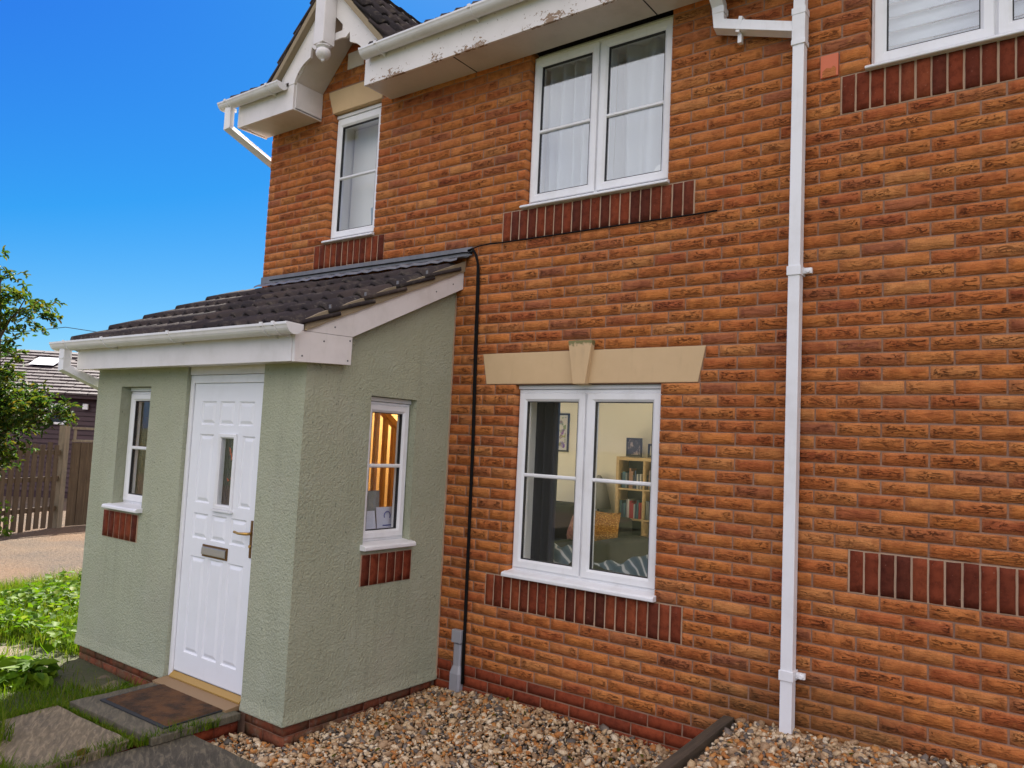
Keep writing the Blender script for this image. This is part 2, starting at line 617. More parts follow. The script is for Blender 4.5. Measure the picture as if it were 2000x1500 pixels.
def f_lead(g, b):
    p = g.pos()
    n = g.noise(g.vscale(p, (3, 3, 1)), 3.0, 4.0, 0.6)
    g.set(b.inputs['Base Color'], g.mix(n, (0.10, 0.10, 0.105), (0.24, 0.235, 0.24)))
    b.inputs['Roughness'].default_value = 0.5
    b.inputs['Metallic'].default_value = 0.3
    g.set(b.inputs['Normal'], g.bump(g.noise(p, 14.0, 3.0), 0.5, 0.01))


mat('lead', f_lead)


def f_stone(g, b):
    p = g.pos()
    n = g.noise(p, 5.0, 5.0, 0.65)
    c = g.mix(n, (0.54, 0.375, 0.205), (0.65, 0.465, 0.27))
    c = g.mix(g.math('MULTIPLY', g.sstep(g.noise(g.vscale(p, (5, 5, 1)), 3.0, 3.0), 0.55, 0.8), 0.25), c, (0.36, 0.25, 0.15))
    nz = g.n('ShaderNodeSeparateXYZ', None, {0: p}).outputs[2]
    moss = g.math('MULTIPLY', g.sstep(g.math('ADD', nz, g.math('MULTIPLY', g.math('SUBTRACT', g.noise(p, 40.0, 3.0), 0.5), 0.07)), 2.425, 2.445), g.math('LESS_THAN', nz, 2.6))
    c = g.mix(g.math('MULTIPLY', moss, 0.85), c, (0.13, 0.14, 0.045))
    g.set(b.inputs['Base Color'], c)
    b.inputs['Roughness'].default_value = 0.9
    g.set(b.inputs['Normal'], g.bump(g.noise(p, 220.0, 3.0, 0.7), 0.35, 0.003))


mat('cast_stone', f_stone)


def glass(name, tint, refl, amount, gain=1.7):
    m = bpy.data.materials.new(name)
    m.use_nodes = True
    nt = m.node_tree
    nt.nodes.clear()
    g = G(nt)
    ge = g.n('ShaderNodeNewGeometry')
    dt = g.n('ShaderNodeVectorMath', {'operation': 'DOT_PRODUCT'}, {0: ge.outputs['Normal'], 1: ge.outputs['Incoming']}).outputs['Value']
    fr = g.math('ADD', 0.04, g.math('MULTIPLY', 0.96, g.math('POWER', g.math('SUBTRACT', 1.0, g.math('ABSOLUTE', dt)), 5.0)))
    f = g.math('ADD', g.math('MULTIPLY', fr, gain), amount, clamp=True)
    nrm = g.bump(g.noise(g.pos(), 1.6, 1.0), 0.03, 0.05)
    t = g.n('ShaderNodeBsdfTransparent', None, {'Color': (*tint, 1)})
    gl = g.n('ShaderNodeBsdfGlossy', None, {'Color': (*refl, 1), 'Roughness': 0.01, 'Normal': nrm})
    mx = g.n('ShaderNodeMixShader', None, {0: f, 1: t.outputs[0], 2: gl.outputs[0]})
    out = g.n('ShaderNodeOutputMaterial')
    nt.links.new(mx.outputs[0], out.inputs['Surface'])
    MATS[name] = m


glass('glass', (0.97, 0.98, 0.98), (1, 1, 1), 0.0, 0.8)
glass('glass_coated', (0.93, 0.95, 0.96), (0.90, 0.95, 1), 0.085, 1.0)

mat('door_white', f_upvc((0.80, 0.81, 0.85), 0.10))
mat('gasket', color=(0.02, 0.02, 0.022), rough=0.6)
mat('spacer', color=(0.10, 0.105, 0.12), rough=0.5)
mat('brass', color=(0.55, 0.33, 0.10), rough=0.35, metal=0.9)
mat('bronze', color=(0.20, 0.11, 0.045), rough=0.4, metal=0.8)
mat('steel', color=(0.50, 0.48, 0.44), rough=0.28, metal=1.0)
mat('threshold_gold', color=(0.46, 0.28, 0.07), rough=0.4, metal=0.35)
mat('threshold_brown', color=(0.27, 0.170, 0.085), rough=0.55)
mat('cable_black', color=(0.007, 0.006, 0.006), rough=0.8, spec=0.15)
mat('conduit_grey', f_upvc((0.30, 0.30, 0.33), 0.2))
mat('terracotta', color=(0.62, 0.15, 0.065), rough=0.6)


def f_two(c1, c2, s, rough=0.9, bs=60.0, bstr=0.5, sc=(1, 1, 1), bd=0.006, lo=0.35, hi=0.7):
    def fn(g, b):
        p = g.vscale(g.pos(), sc)
        n = g.noise(p, s, 5.0, 0.65)
        g.set(b.inputs['Base Color'], g.mix(g.sstep(n, lo, hi), c1, c2))
        b.inputs['Roughness'].default_value = rough
        g.set(b.inputs['Normal'], g.bump(g.noise(p, bs, 4.0, 0.7), bstr, bd))
    return fn


mat('coir', f_two((0.230, 0.098, 0.030), (0.065, 0.034, 0.014), 7.5, 1.0, 300.0, 1.0, (1, 1, 1), 0.03))
mat('rubber', color=(0.022, 0.023, 0.024), rough=0.75)


def f_slab(c1, c2, c3):
    def fn(g, b):
        p = g.pos()
        r = g.rnd()
        q = g.vmath('ADD', p, g.n('ShaderNodeCombineXYZ', None, {0: g.math('MULTIPLY', r, 20.0), 1: 0.0, 2: 0.0}).outputs[0])
        rotv = g.n('ShaderNodeVectorRotate', {'rotation_type': 'Z_AXIS'}, {'Vector': q, 'Angle': 0.55}).outputs[0]
        n1 = g.noise(q, 3.2, 5.0, 0.65)
        rip = g.noise(g.vscale(rotv, (3.5, 17.0, 6.0)), 2.4, 5.0, 0.65, 0.7)
        c = g.mix(g.sstep(n1, 0.35, 0.7), c1, c2)
        c = g.mix(g.math('MULTIPLY', g.sstep(rip, 0.45, 0.66), 0.9), c, c3)
        c = g.mix(g.math('MULTIPLY', g.sstep(rip, 0.50, 0.28), 0.5), c, g.mix(1.0, c, (0.45, 0.42, 0.38), 'MULTIPLY'))
        sp = g.noise(q, 55.0, 2.0)
        c = g.mix(g.math('MULTIPLY', g.sstep(sp, 0.70, 0.78), 0.5), c, (0.36, 0.32, 0.27))
        al = g.noise(g.vmath('ADD', q, (5, 1, 0)), 1.8, 4.0, 0.7)
        c = g.mix(g.math('MULTIPLY', g.sstep(al, 0.52, 0.75), 0.5), c, (0.055, 0.062, 0.030))
        g.set(b.inputs['Base Color'], c)
        b.inputs['Roughness'].default_value = 0.9
        h = g.math('ADD', rip, g.math('MULTIPLY', g.noise(q, 90.0, 3.0, 0.7), 0.25))
        g.set(b.inputs['Normal'], g.bump(h, 0.8, 0.012))
    return fn


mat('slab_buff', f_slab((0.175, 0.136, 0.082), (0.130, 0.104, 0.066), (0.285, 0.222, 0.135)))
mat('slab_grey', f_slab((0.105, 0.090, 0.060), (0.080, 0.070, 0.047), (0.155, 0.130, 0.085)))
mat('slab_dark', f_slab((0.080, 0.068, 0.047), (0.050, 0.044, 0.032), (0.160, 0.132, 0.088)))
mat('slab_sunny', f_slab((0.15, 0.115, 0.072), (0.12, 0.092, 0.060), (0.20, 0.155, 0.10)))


def f_gravel(g, b):
    r = g.attr('rnd')
    p = g.pos()
    c = g.ramp(r, [(0.0, (0.44, 0.30, 0.17)), (0.12, (0.62, 0.48, 0.31)), (0.24, (0.27, 0.165, 0.085)), (0.36, (0.47, 0.21, 0.055)), (0.46, (0.52, 0.37, 0.21)),
                   (0.58, (0.17, 0.14, 0.115)), (0.66, (0.68, 0.57, 0.41)), (0.74, (0.36, 0.23, 0.125)), (0.84, (0.43, 0.17, 0.042)), (0.92, (0.10, 0.085, 0.072)), (1.0, (0.55, 0.39, 0.24))], 'CONSTANT')
    n = g.noise(p, 120.0, 3.0, 0.65)
    c = g.mix(g.math('MULTIPLY', g.sstep(n, 0.4, 0.7), 0.55), c, g.mix(1.0, c, (0.45, 0.38, 0.32), 'MULTIPLY'))
    g.set(b.inputs['Base Color'], c)
    b.inputs['Roughness'].default_value = 0.7
    g.set(b.inputs['Normal'], g.bump(n, 0.4, 0.004))


mat('gravel_stone', f_gravel)
mat('soil', f_two((0.060, 0.045, 0.030), (0.11, 0.085, 0.055), 9.0, 1.0, 40.0, 1.0, (1, 1, 1), 0.03))


def f_drive(g, b):
    p = g.pos()
    n = g.noise(p, 1.1, 5.0, 0.65)
    f = g.noise(p, 26.0, 3.0, 0.75)
    k = g.noise(g.vmath('ADD', p, (5, 2, 0)), 0.45, 3.0, 0.6)
    c = g.mix(g.sstep(n, 0.35, 0.68), (0.185, 0.125, 0.078), (0.125, 0.092, 0.066))
    c = g.mix(g.math('MULTIPLY', g.sstep(k, 0.48, 0.66), 0.7), c, (0.215, 0.120, 0.058))
    c = g.mix(g.math('MULTIPLY', g.sstep(f, 0.52, 0.66), 0.75), c, (0.055, 0.042, 0.032))
    c = g.mix(g.math('MULTIPLY', g.sstep(f, 0.44, 0.32), 0.5), c, (0.30, 0.235, 0.17))
    g.set(b.inputs['Base Color'], c)
    b.inputs['Roughness'].default_value = 1.0
    g.set(b.inputs['Normal'], g.bump(f, 1.0, 0.10))


mat('drive_gravel', f_drive)
mat('earth', f_two((0.055, 0.070, 0.025), (0.085, 0.080, 0.040), 1.5, 1.0, 20.0, 1.0, (1, 1, 1), 0.03))


def f_leaf(cols, trans=0.35):
    def fn(g, b):
        r = g.attr('rnd')
        c = g.ramp(r, cols)
        n = g.noise(g.pos(), 8.0, 2.0)
        c = g.mix(g.math('MULTIPLY', n, 0.35), c, g.mix(1.0, c, (0.5, 0.6, 0.5), 'MULTIPLY'))
        g.set(b.inputs['Base Color'], c)
        b.inputs['Roughness'].default_value = 0.6
        b.inputs['Specular IOR Level'].default_value = 0.25
        tr = g.n('ShaderNodeBsdfTranslucent', None, {'Color': c})
        mx = g.n('ShaderNodeMixShader', None, {0: trans, 1: b.outputs[0], 2: tr.outputs[0]})
        out = [n for n in g.nt.nodes if n.type == 'OUTPUT_MATERIAL'][0]
        g.nt.links.new(mx.outputs[0], out.inputs['Surface'])
    return fn


mat('grass_blade', f_leaf([(0.0, (0.06, 0.130, 0.004)), (0.4, (0.11, 0.200, 0.004)), (0.75, (0.165, 0.240, 0.006)), (1.0, (0.23, 0.22, 0.03))], 0.5))
mat('weed_leaf', f_leaf([(0.0, (0.06, 0.140, 0.004)), (0.5, (0.11, 0.215, 0.004)), (0.85, (0.16, 0.255, 0.006)), (1.0, (0.22, 0.26, 0.03))], 0.5))
mat('tree_leaf', f_leaf([(0.0, (0.018, 0.050, 0.010)), (0.4, (0.042, 0.090, 0.010)), (0.75, (0.085, 0.120, 0.008)), (0.96, (0.13, 0.13, 0.010)), (1.0, (0.17, 0.11, 0.012))], 0.55))
mat('bark', f_two((0.10, 0.075, 0.05), (0.05, 0.04, 0.03), 14.0, 0.95, 30.0, 1.0, (1, 1, 0.3), 0.02))
mat('fence_wood', f_two((0.058, 0.038, 0.020), (0.100, 0.070, 0.038), 9.0, 0.9, 30.0, 0.6, (3, 3, 0.25), 0.01))
mat('fence_post', f_two((0.20, 0.165, 0.11), (0.13, 0.11, 0.075), 9.0, 0.9, 30.0, 0.6, (3, 3, 0.25), 0.01))
mat('old_timber', f_two((0.090, 0.065, 0.042), (0.050, 0.038, 0.026), 6.0, 0.85, 40.0, 0.7, (5, 0.5, 5), 0.006))
mat('cladding', f_two((0.032, 0.011, 0.015), (0.050, 0.020, 0.025), 5.0, 0.6, 30.0, 0.4, (0.5, 0.5, 3), 0.006))
mat('far_tile', f_two((0.030, 0.018, 0.019), (0.058, 0.038, 0.039), 5.0, 0.7, 30.0, 0.6, (1, 1, 1), 0.01))
mat('plaster_cream', f_two((0.86, 0.79, 0.62), (0.88, 0.82, 0.66), 1.2, 0.9, 60.0, 0.05))
mat('plaster_white', color=(0.86, 0.84, 0.80), rough=0.9)
mat('plaster_lamp_tint', color=(0.80, 0.60, 0.30), rough=0.85)  # warm lamp glow put into the hall plaster colour
mat('carpet', f_two((0.80, 0.72, 0.60), (0.75, 0.67, 0.55), 30.0, 1.0, 200.0, 0.6))
mat('pine', f_two((0.46, 0.26, 0.085), (0.36, 0.185, 0.055), 8.0, 0.5, 30.0, 0.2, (6, 6, 0.4), 0.003))
mat('birch', f_two((0.60, 0.42, 0.20), (0.52, 0.35, 0.16), 6.0, 0.5, 30.0, 0.1, (0.5, 4, 4), 0.003))
mat('sofa_fabric', f_two((0.030, 0.031, 0.022), (0.022, 0.023, 0.017), 6.0, 0.95, 240.0, 0.5))


def f_knit(g, b):
    p = g.pos()
    v = g.n('ShaderNodeTexVoronoi', None, {'Vector': g.vscale(p, (1, 1, 1.4)), 'Scale': 42.0}).outputs[0]
    g.set(b.inputs['Base Color'], g.mix(g.sstep(v, 0.1, 0.6), (0.66, 0.36, 0.085), (0.36, 0.17, 0.035)))
    b.inputs['Roughness'].default_value = 0.95
    g.set(b.inputs['Normal'], g.bump(v, 1.0, -0.02))


mat('mustard_knit', f_knit)
mat('plum_fabric', f_two((0.22, 0.10, 0.075), (0.42, 0.24, 0.14), 16.0, 0.95, 90.0, 0.4))
mat('curtain_dark', f_two((0.030, 0.030, 0.040), (0.048, 0.045, 0.055), 4.0, 0.9, 200.0, 0.3, (8, 8, 0.5)))


def f_sheer(g, b):
    b.inputs['Base Color'].default_value = (0.66, 0.71, 0.76, 1)
    b.inputs['Roughness'].default_value = 0.9
    tr = g.n('ShaderNodeBsdfTranslucent', None, {'Color': (0.66, 0.71, 0.76, 1)})
    mx = g.n('ShaderNodeMixShader', None, {0: 0.35, 1: b.outputs[0], 2: tr.outputs[0]})
    out = [n for n in g.nt.nodes if n.type == 'OUTPUT_MATERIAL'][0]
    g.nt.links.new(mx.outputs[0], out.inputs['Surface'])


mat('sheer', f_sheer)


def f_stripe(g, b):
    p = g.pos()
    q = g.vmath('ADD', p, g.vscale(g.noise(p, 3.0, 2.0, out=1), (0.25, 0.25, 0.1)))
    w = g.n('ShaderNodeTexWave', {'bands_direction': 'DIAGONAL'}, {'Vector': g.vscale(q, (1, 0.6, 0.9)), 'Scale': 6.5, 'Distortion': 1.5, 'Detail': 1.0}).outputs[1]
    k = g.ramp(w, [(0.0, (0.075, 0.12, 0.165)), (0.55, (0.11, 0.16, 0.20)), (0.82, (0.16, 0.20, 0.23)), (0.93, (0.58, 0.60, 0.62)), (1.0, (0.62, 0.62, 0.62))])
    k = g.mix(g.sstep(g.noise(p, 2.2, 1.0), 0.56, 0.66), k, (0.26, 0.17, 0.14))
    g.set(b.inputs['Base Color'], k)
    b.inputs['Roughness'].default_value = 0.95


mat('striped_throw', f_stripe)
mat('frame_black', color=(0.015, 0.013, 0.012), rough=0.4)
mat('mount_card', color=(0.70, 0.66, 0.56), rough=0.8)


def f_art(g, b):
    p = g.pos()
    n = g.n('ShaderNodeTexVoronoi', None, {'Vector': g.vscale(p, (1, 1, 1)), 'Scale': 17.0}).outputs[1]
    m_ = g.math('GREATER_THAN', g.noise(p, 15.0, 2.0), 0.52)
    g.set(b.inputs['Base Color'], g.mix(m_, (0.66, 0.60, 0.48), g.mix(0.65, n, (0.10, 0.08, 0.09))))
    b.inputs['Roughness'].default_value = 0.6


mat('art_print', f_art)
mat('photo_print', f_two((0.035, 0.03, 0.035), (0.36, 0.27, 0.23), 16.0, 0.4, 10.0, 0.0, (1, 1, 0.6), 0.001, 0.5, 0.62))
mat('card_white', color=(0.62, 0.62, 0.72), rough=0.6)
mat('card_grey', color=(0.24, 0.24, 0.23), rough=0.7)
mat('print_blue', color=(0.12, 0.13, 0.34), rough=0.6)
mat('tub_blue', color=(0.36, 0.48, 0.54), rough=0.5)
mat('glass_dark', color=(0.01, 0.012, 0.015), rough=0.08)
mat('stained_red', color=(0.45, 0.06, 0.02), rough=0.3)
mat('bulb', color=(1, 0.8, 0.5))
_b = MATS['bulb'].node_tree.nodes['Principled BSDF']
_b.inputs['Emission Color'].default_value = (1.0, 0.62, 0.26, 1)
_b.inputs['Emission Strength'].default_value = 6.0
for nm, c in (('book_teal', (0.05, 0.13, 0.17)), ('book_blue', (0.04, 0.07, 0.13)), ('book_red', (0.48, 0.035, 0.045)), ('book_white', (0.62, 0.60, 0.56)),
              ('book_black', (0.02, 0.02, 0.022)), ('book_tan', (0.38, 0.20, 0.12)), ('book_grey', (0.22, 0.24, 0.25)), ('book_yellow', (0.62, 0.55, 0.26))):
    mat(nm, color=c, rough=0.6)
# ------------------------------------------------------------------ brickwork
ZP = 0.15           # top of the red plinth course line
PITCH_X, PITCH_Z, JOINT = 0.225, 0.075, 0.0088


def brick_geo(w, h, d, seed, rough=1.0, nx=5, nz=2):
    """a brick lying in local x (width) / z (height), face towards -y at y=0, body back to y=d"""
    r = random.Random(seed)
    V, F, UV = [], [], []
    for j in range(nz + 1):
        for i in range(nx + 1):
            u, v = i / nx, j / nz
            x, z = (u - 0.5) * w, (v - 0.5) * h
            edge = i in (0, nx) or j in (0, nz)
            if edge:
                y = r.uniform(0.0003, 0.0014) * rough
                x += r.uniform(-0.0013, 0.0013) * (i not in (0, nx)) + r.uniform(-0.0009, 0.0009)
                z += r.uniform(-0.0012, 0.0012) * rough
            else:
                y = -r.uniform(0.0, 0.0032) * rough
                x += r.uniform(-0.008, 0.008) * rough
                z += r.uniform(-0.006, 0.006) * rough
            V.append((x, y, z))
            UV.append((u, v))
    idx = lambda i, j: j * (nx + 1) + i
    for j in range(nz):
        for i in range(nx):
            F.append((idx(i, j), idx(i + 1, j), idx(i + 1, j + 1), idx(i, j + 1)))
    loop = [idx(i, 0) for i in range(nx + 1)] + [idx(nx, j) for j in range(1, nz + 1)] + [idx(i, nz) for i in range(nx - 1, -1, -1)] + [idx(0, j) for j in range(nz - 1, 0, -1)]
    k = len(V)
    for q in loop:
        x, y, z = V[q]
        V.append((x, d, z))
        UV.append(UV[q])
    n = len(loop)
    for a in range(n):
        b2 = (a + 1) % n
        F.append((loop[b2], loop[a], k + a, k + b2))
    return np.array(V), np.array(F), np.array(UV)


BRICK_CACHE = {}


def brick_mesh(name, w, h, d, variant, m, rough=1.0, nx=5, nz=2):
    key = (name, round(w, 3), round(h, 3), round(d, 3), variant, m)
    if key not in BRICK_CACHE:
        V, F, UV = brick_geo(w, h, d, int(w * 10000) * 31 + int(h * 10000) * 17 + variant * 7919 + len(m), rough, nx, nz)
        me = np_mesh(name, V, F, np.zeros(len(V)), UV)
        me.materials.append(MATS[m])
        BRICK_CACHE[key] = me
    return BRICK_CACHE[key]


def lay_bricks(bricks, parent, m, name, limit, axes=FRONT, rough=1.0, stuff_name='brickwork', nx=5, nz=2):
    """bricks: list of (u, v, w_offset, width, height, depth) centres in wall axes; the largest in view become objects"""
    U, V_, Wd = [Vector(a) for a in axes]
    B = Matrix((U, -Wd, V_)).transposed()   # local x->U, y->-W (into wall), z->V
    todo = []
    for (u, v, w, bw, bh, bd) in bricks:
        c = U * u + V_ * v + Wd * w
        a = project(c)
        area = 0.0
        if a and -60 < a[0] < 2060 and -60 < a[1] < 1560:
            c2 = project(c + U * bw * 0.5)
            c3 = project(c + V_ * bh * 0.5)
            area = abs((c2[0] - a[0]) * (c3[1] - a[1]) - (c2[1] - a[1]) * (c3[0] - a[0])) * (1.0 if bw > 0.15 or bh > bw else 0.7)
        todo.append((area, c, bw, bh, bd))
    todo.sort(key=lambda t: -t[0])
    objs, rest = todo[:limit], todo[limit:]
    objs = [t for t in objs if t[0] > 0] if rest else objs
    rest = todo[len(objs):]
    R4 = B.to_4x4()
    for k, (area, c, bw, bh, bd) in enumerate(objs):
        me = brick_mesh(name, bw, bh, bd, k % 7 if bw > 0.2 or bh > 0.2 else k % 3, m, rough, nx, nz)
        o = bpy.data.objects.new(name, me)
        COL.objects.link(o)
        M = R4.copy()
        M.translation = c
        o.matrix_basis = M
        o.parent = parent
        if parent.type == 'EMPTY':
            o.matrix_parent_inverse = Matrix.Translation(-parent.location)
    if rest:
        VV, FF, UU, RR, n = [], [], [], [], 0
        Bn = np.array(B)
        for k, (area, c, bw, bh, bd) in enumerate(rest):
            V, F, UV = brick_geo(bw, bh, bd, k * 7 + 1, rough, nx, nz)
            VV.append(V @ Bn.T + np.array(c))
            FF.append(F + n)
            UU.append(UV)
            RR.append(np.full(len(V), random.random()))
            n += len(V)
        me = np_mesh(stuff_name, np.concatenate(VV), np.concatenate(FF), np.concatenate(RR), np.concatenate(UU))
        me.materials.append(MATS[m])
        o = obj(stuff_name, me, None, parent)
        o['kind'] = 'stuff'


def cut(intervals, a, b):
    out = []
    for (x0, x1) in intervals:
        if b <= x0 or a >= x1:
            out.append((x0, x1))
        else:
            if a > x0:
                out.append((x0, a))
            if b < x1:
                out.append((b, x1))
    return out


def bond(x0, x1, z0, z1, holes, phase=0.0, depth=0.095, rowlimit=None):
    """stretcher bond between x0..x1; holes: list of functions z->None or (a,b)"""
    res = []
    rows = int(round((z1 - z0) / PITCH_Z))
    for r in range(rows):
        zc = z0 + (r + 0.5) * PITCH_Z
        lim = rowlimit(zc) if rowlimit else (x0, x1)
        if lim is None:
            continue
        iv = [(max(x0, lim[0]), min(x1, lim[1]))]
        for hfn in holes:
            q = hfn(zc)
            if q:
                iv = cut(iv, q[0], q[1])
        gr = int(round(z0 / PITCH_Z + r)) % 2
        off = phase + (PITCH_X / 2 if gr else 0.0)
        for (a, b) in iv:
            if b - a < 0.03:
                continue
            k = math.floor((a - off) / PITCH_X)
            xs = [a]
            x = off + (k + 1) * PITCH_X
            while x < b - 1e-6:
                xs.append(x)
                x += PITCH_X
            xs.append(b)
            # merge slivers
            i = 1
            while i < len(xs) - 1:
                if xs[i] - xs[i - 1] < 0.045 or (i == len(xs) - 2 and xs[-1] - xs[i] < 0.045):
                    xs.pop(i)
                else:
                    i += 1
            for p, q in zip(xs[:-1], xs[1:]):
                jl = JOINT / 2 if p > a + 1e-6 else 0.0
                jr = JOINT / 2 if q < b - 1e-6 else 0.0
                w = q - p - jl - jr + random.uniform(-0.003, 0.001)
                if w > 0.02:
                    w = round(w, 3) if abs(w - 0.216) > 0.006 else 0.215
                    res.append(((p + jl + q - jr) / 2, zc + random.uniform(-0.0012, 0.0012), random.uniform(-0.002, 0.002), w, PITCH_Z - JOINT, depth))
    return res


def rect_hole(a, b, z0, z1):
    return lambda z: (a, b) if z0 < z < z1 else None


def wall_mesh(mb, u0, u1, v0, v1, openings, w_front, w_back):
    """solid wall slab in (u,v,w) with rectangular openings"""
    us = sorted({u0, u1, *[o[0] for o in openings], *[o[1] for o in openings]})
    vs = sorted({v0, v1, *[o[2] for o in openings], *[o[3] for o in openings]})
    us = [u for u in us if u0 <= u <= u1]
    vs = [v for v in vs if v0 <= v <= v1]

    def full(i, j):
        if not (0 <= i < len(us) - 1 and 0 <= j < len(vs) - 1):
            return False
        cu, cv = (us[i] + us[i + 1]) / 2, (vs[j] + vs[j + 1]) / 2
        return not any(o[0] < cu < o[1] and o[2] < cv < o[3] for o in openings)
    for i in range(len(us) - 1):
        for j in range(len(vs) - 1):
            if not full(i, j):
                continue
            a, b, c, d = us[i], us[i + 1], vs[j], vs[j + 1]
            mb.quad((a, c, w_front), (b, c, w_front), (b, d, w_front), (a, d, w_front))
            mb.quad((a, c, w_back), (a, d, w_back), (b, d, w_back), (b, c, w_back))
            if not full(i - 1, j):
                mb.quad((a, c, w_back), (a, c, w_front), (a, d, w_front), (a, d, w_back))
            if not full(i + 1, j):
                mb.quad((b, c, w_front), (b, c, w_back), (b, d, w_back), (b, d, w_front))
            if not full(i, j - 1):
                mb.quad((a, c, w_back), (b, c, w_back), (b, c, w_front), (a, c, w_front))
            if not full(i, j + 1):
                mb.quad((a, d, w_front), (b, d, w_front), (b, d, w_back), (a, d, w_back))
    return mb


# ------------------------------------------------------------------ windows
def make_window(parent, axes, u0, u1, v0, v1, w, lights, bar, sill=None, gl='glass', label=None, head=0.0, cas=0.058, fr=0.036, origin=(0, 0, 0)):
    """outer frame u0..u1 v0..v1 with its face at w (outwards positive); lights: list of (a,b) casement spans"""
    mb = MB(axes, origin)
    mb.ring(u0, u1, v0, v1 - head, fr, w - 0.07, w)
    if head:
        mb.box(u0, u1, v1 - head + 0.003, v1, w - 0.07, w + 0.012)
    for (a, b), (a2, b2) in zip(lights[:-1], lights[1:]):
        mb.box(b - 0.002, a2 + 0.002, v0 + fr, v1 - head - fr, w - 0.068, w - 0.006)
    fo = mb.build('window', 'upvc', parent, 0.0)
    if label:
        fo['label'] = label
    for (a, b) in lights:
        c0, c1 = v0 + fr - 0.010, v1 - head - fr + 0.010
        cb = MB(axes, origin)
        cb.ring(a, b, c0, c1, cas, w - 0.05, w + 0.014, 0.012, 0.016)
        cb.build('casement', 'upvc', fo)
        gk = MB(axes, origin)
        gk.ring(a + 0.003, b - 0.003, c0 - 0.004, c1 + 0.004, 0.012, w - 0.012, w + 0.0015)
        ia, ib, ic, id_ = a + cas, b - cas, c0 + cas, c1 - cas
        gk.ring(ia - 0.006, ib + 0.006, ic - 0.006, id_ + 0.006, 0.012, w - 0.024, w - 0.001)
        gk.build('seal', 'gasket', fo)
        spans = [(ic, id_)] if bar is None else [(ic, bar), (bar, id_)]
        for (p, q) in spans:
            pn = MB(axes, origin)
            pn.box(ia - 0.004, ib + 0.004, p - (0.004 if p == ic else 0), q + (0.004 if q == id_ else 0), w - 0.014, w - 0.009)
            pn.build('pane', gl, fo)
        if bar is not None:
            bb = MB(axes, origin)
            prof = [(bar - 0.013, w - 0.008), (bar - 0.013, w - 0.001), (bar - 0.006, w + 0.007), (bar + 0.006, w + 0.007), (bar + 0.013, w - 0.001), (bar + 0.013, w - 0.008)]
            bb.prism(prof, ia, ib, 0)
            bb.build('glazing_bar', 'upvc', fo)
    if sill:
        s0, s1, t0, t1, nose = sill
        sb = MB(axes, origin)
        prof = [(t0, w - 0.05), (t1, w - 0.05), (t1, w + 0.0), (t1 - 0.012, nose - 0.012), (t1 - 0.022, nose), (t0 + 0.004, nose), (t0, nose - 0.006)]
        sb.prism(prof, s0, s1, 0)
        sb.build('window_sill', 'upvc', fo, 0.004)
    return fo


def soldier(u0, n, v0, h=0.225, step=0.075, w=0.0, depth=0.09):
    return [(u0 + (i + 0.5) * step + random.uniform(-0.001, 0.001), v0 + h / 2 + random.uniform(-0.002, 0.002), w + random.uniform(-0.001, 0.0025), step - 0.011, h - 0.012, depth) for i in range(n)]


# ------------------------------------------------------------------ ground and setting
def ground_sheet(name, xs, ys, zfn, m, kind='structure'):
    V = [(x, y, zfn(x, y)) for y in ys for x in xs]
    nx = len(xs)
    F = [(j * nx + i, j * nx + i + 1, (j + 1) * nx + i + 1, (j + 1) * nx + i) for j in range(len(ys) - 1) for i in range(nx - 1)]
    me = np_mesh(name, V, F, None, None, True)
    me.materials.append(MATS[m])
    o = obj(name, me)
    o['kind'] = kind
    return o


g0 = MB()
g0.quad((-900, -900, -0.34), (900, -900, -0.34), (900, 900, -0.34), (-900, 900, -0.34))
g0.build('ground', 'earth')['kind'] = 'structure'
ground_sheet('lawn', np.linspace(-6.15, -1.7, 24), np.linspace(-6, 9, 40), lambda x, y: -0.135 - 0.02 * math.sin(x * 2.1 + y), 'earth')
ground_sheet('driveway', np.linspace(-30, -6.1, 10), np.linspace(-14, 25, 10), lambda x, y: -0.11, 'drive_gravel')
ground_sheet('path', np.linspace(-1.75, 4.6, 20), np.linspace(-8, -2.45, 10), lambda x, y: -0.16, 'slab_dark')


def bed_z(x, y):
    # lower gravel bed beside the porch
    return -0.016 + 0.045 * y - 0.045 * math.exp(-max(0.0, x + 0.42) / 0.35) + 0.010 * math.sin(3 * x + 1) + 0.008 * math.sin(5 * y + 2 * x)


def bed2_z(x, y):
    # neighbour's higher bed
    return 0.235 + 0.085 * min(1.4, max(0, x - 1.9)) + 0.03 * y + 0.014 * math.sin(4 * x) * math.cos(3 * y)


ground_sheet('gravel_bed', np.linspace(-0.95, 1.80, 24), np.linspace(-3.2, 0.0, 24), lambda x, y: bed_z(x, y) - 0.022, 'soil')
ground_sheet('neighbour_gravel_bed', np.linspace(1.84, 6.5, 30), np.linspace(-3.2, 0.0, 24), lambda x, y: bed2_z(x, y) - 0.022, 'soil')

ICO = []
_p = (1 + 5 ** 0.5) / 2
for a in (-1, 1):
    for b in (-_p, _p):
        ICO += [(0, a, b), (a, b, 0), (b, 0, a)]
ICO = np.array(ICO, float) / math.sqrt(1 + _p * _p)
_bm = bmesh.new()
for v in ICO:
    _bm.verts.new(v)
bmesh.ops.convex_hull(_bm, input=_bm.verts)
bmesh.ops.triangulate(_bm, faces=_bm.faces)
_bm.verts.ensure_lookup_table()
_bm.verts.index_update()
ICO_V = np.array([v.co[:] for v in _bm.verts])
ICO_F = np.array([[v.index for v in f.verts] for f in _bm.faces])
_bm.free()


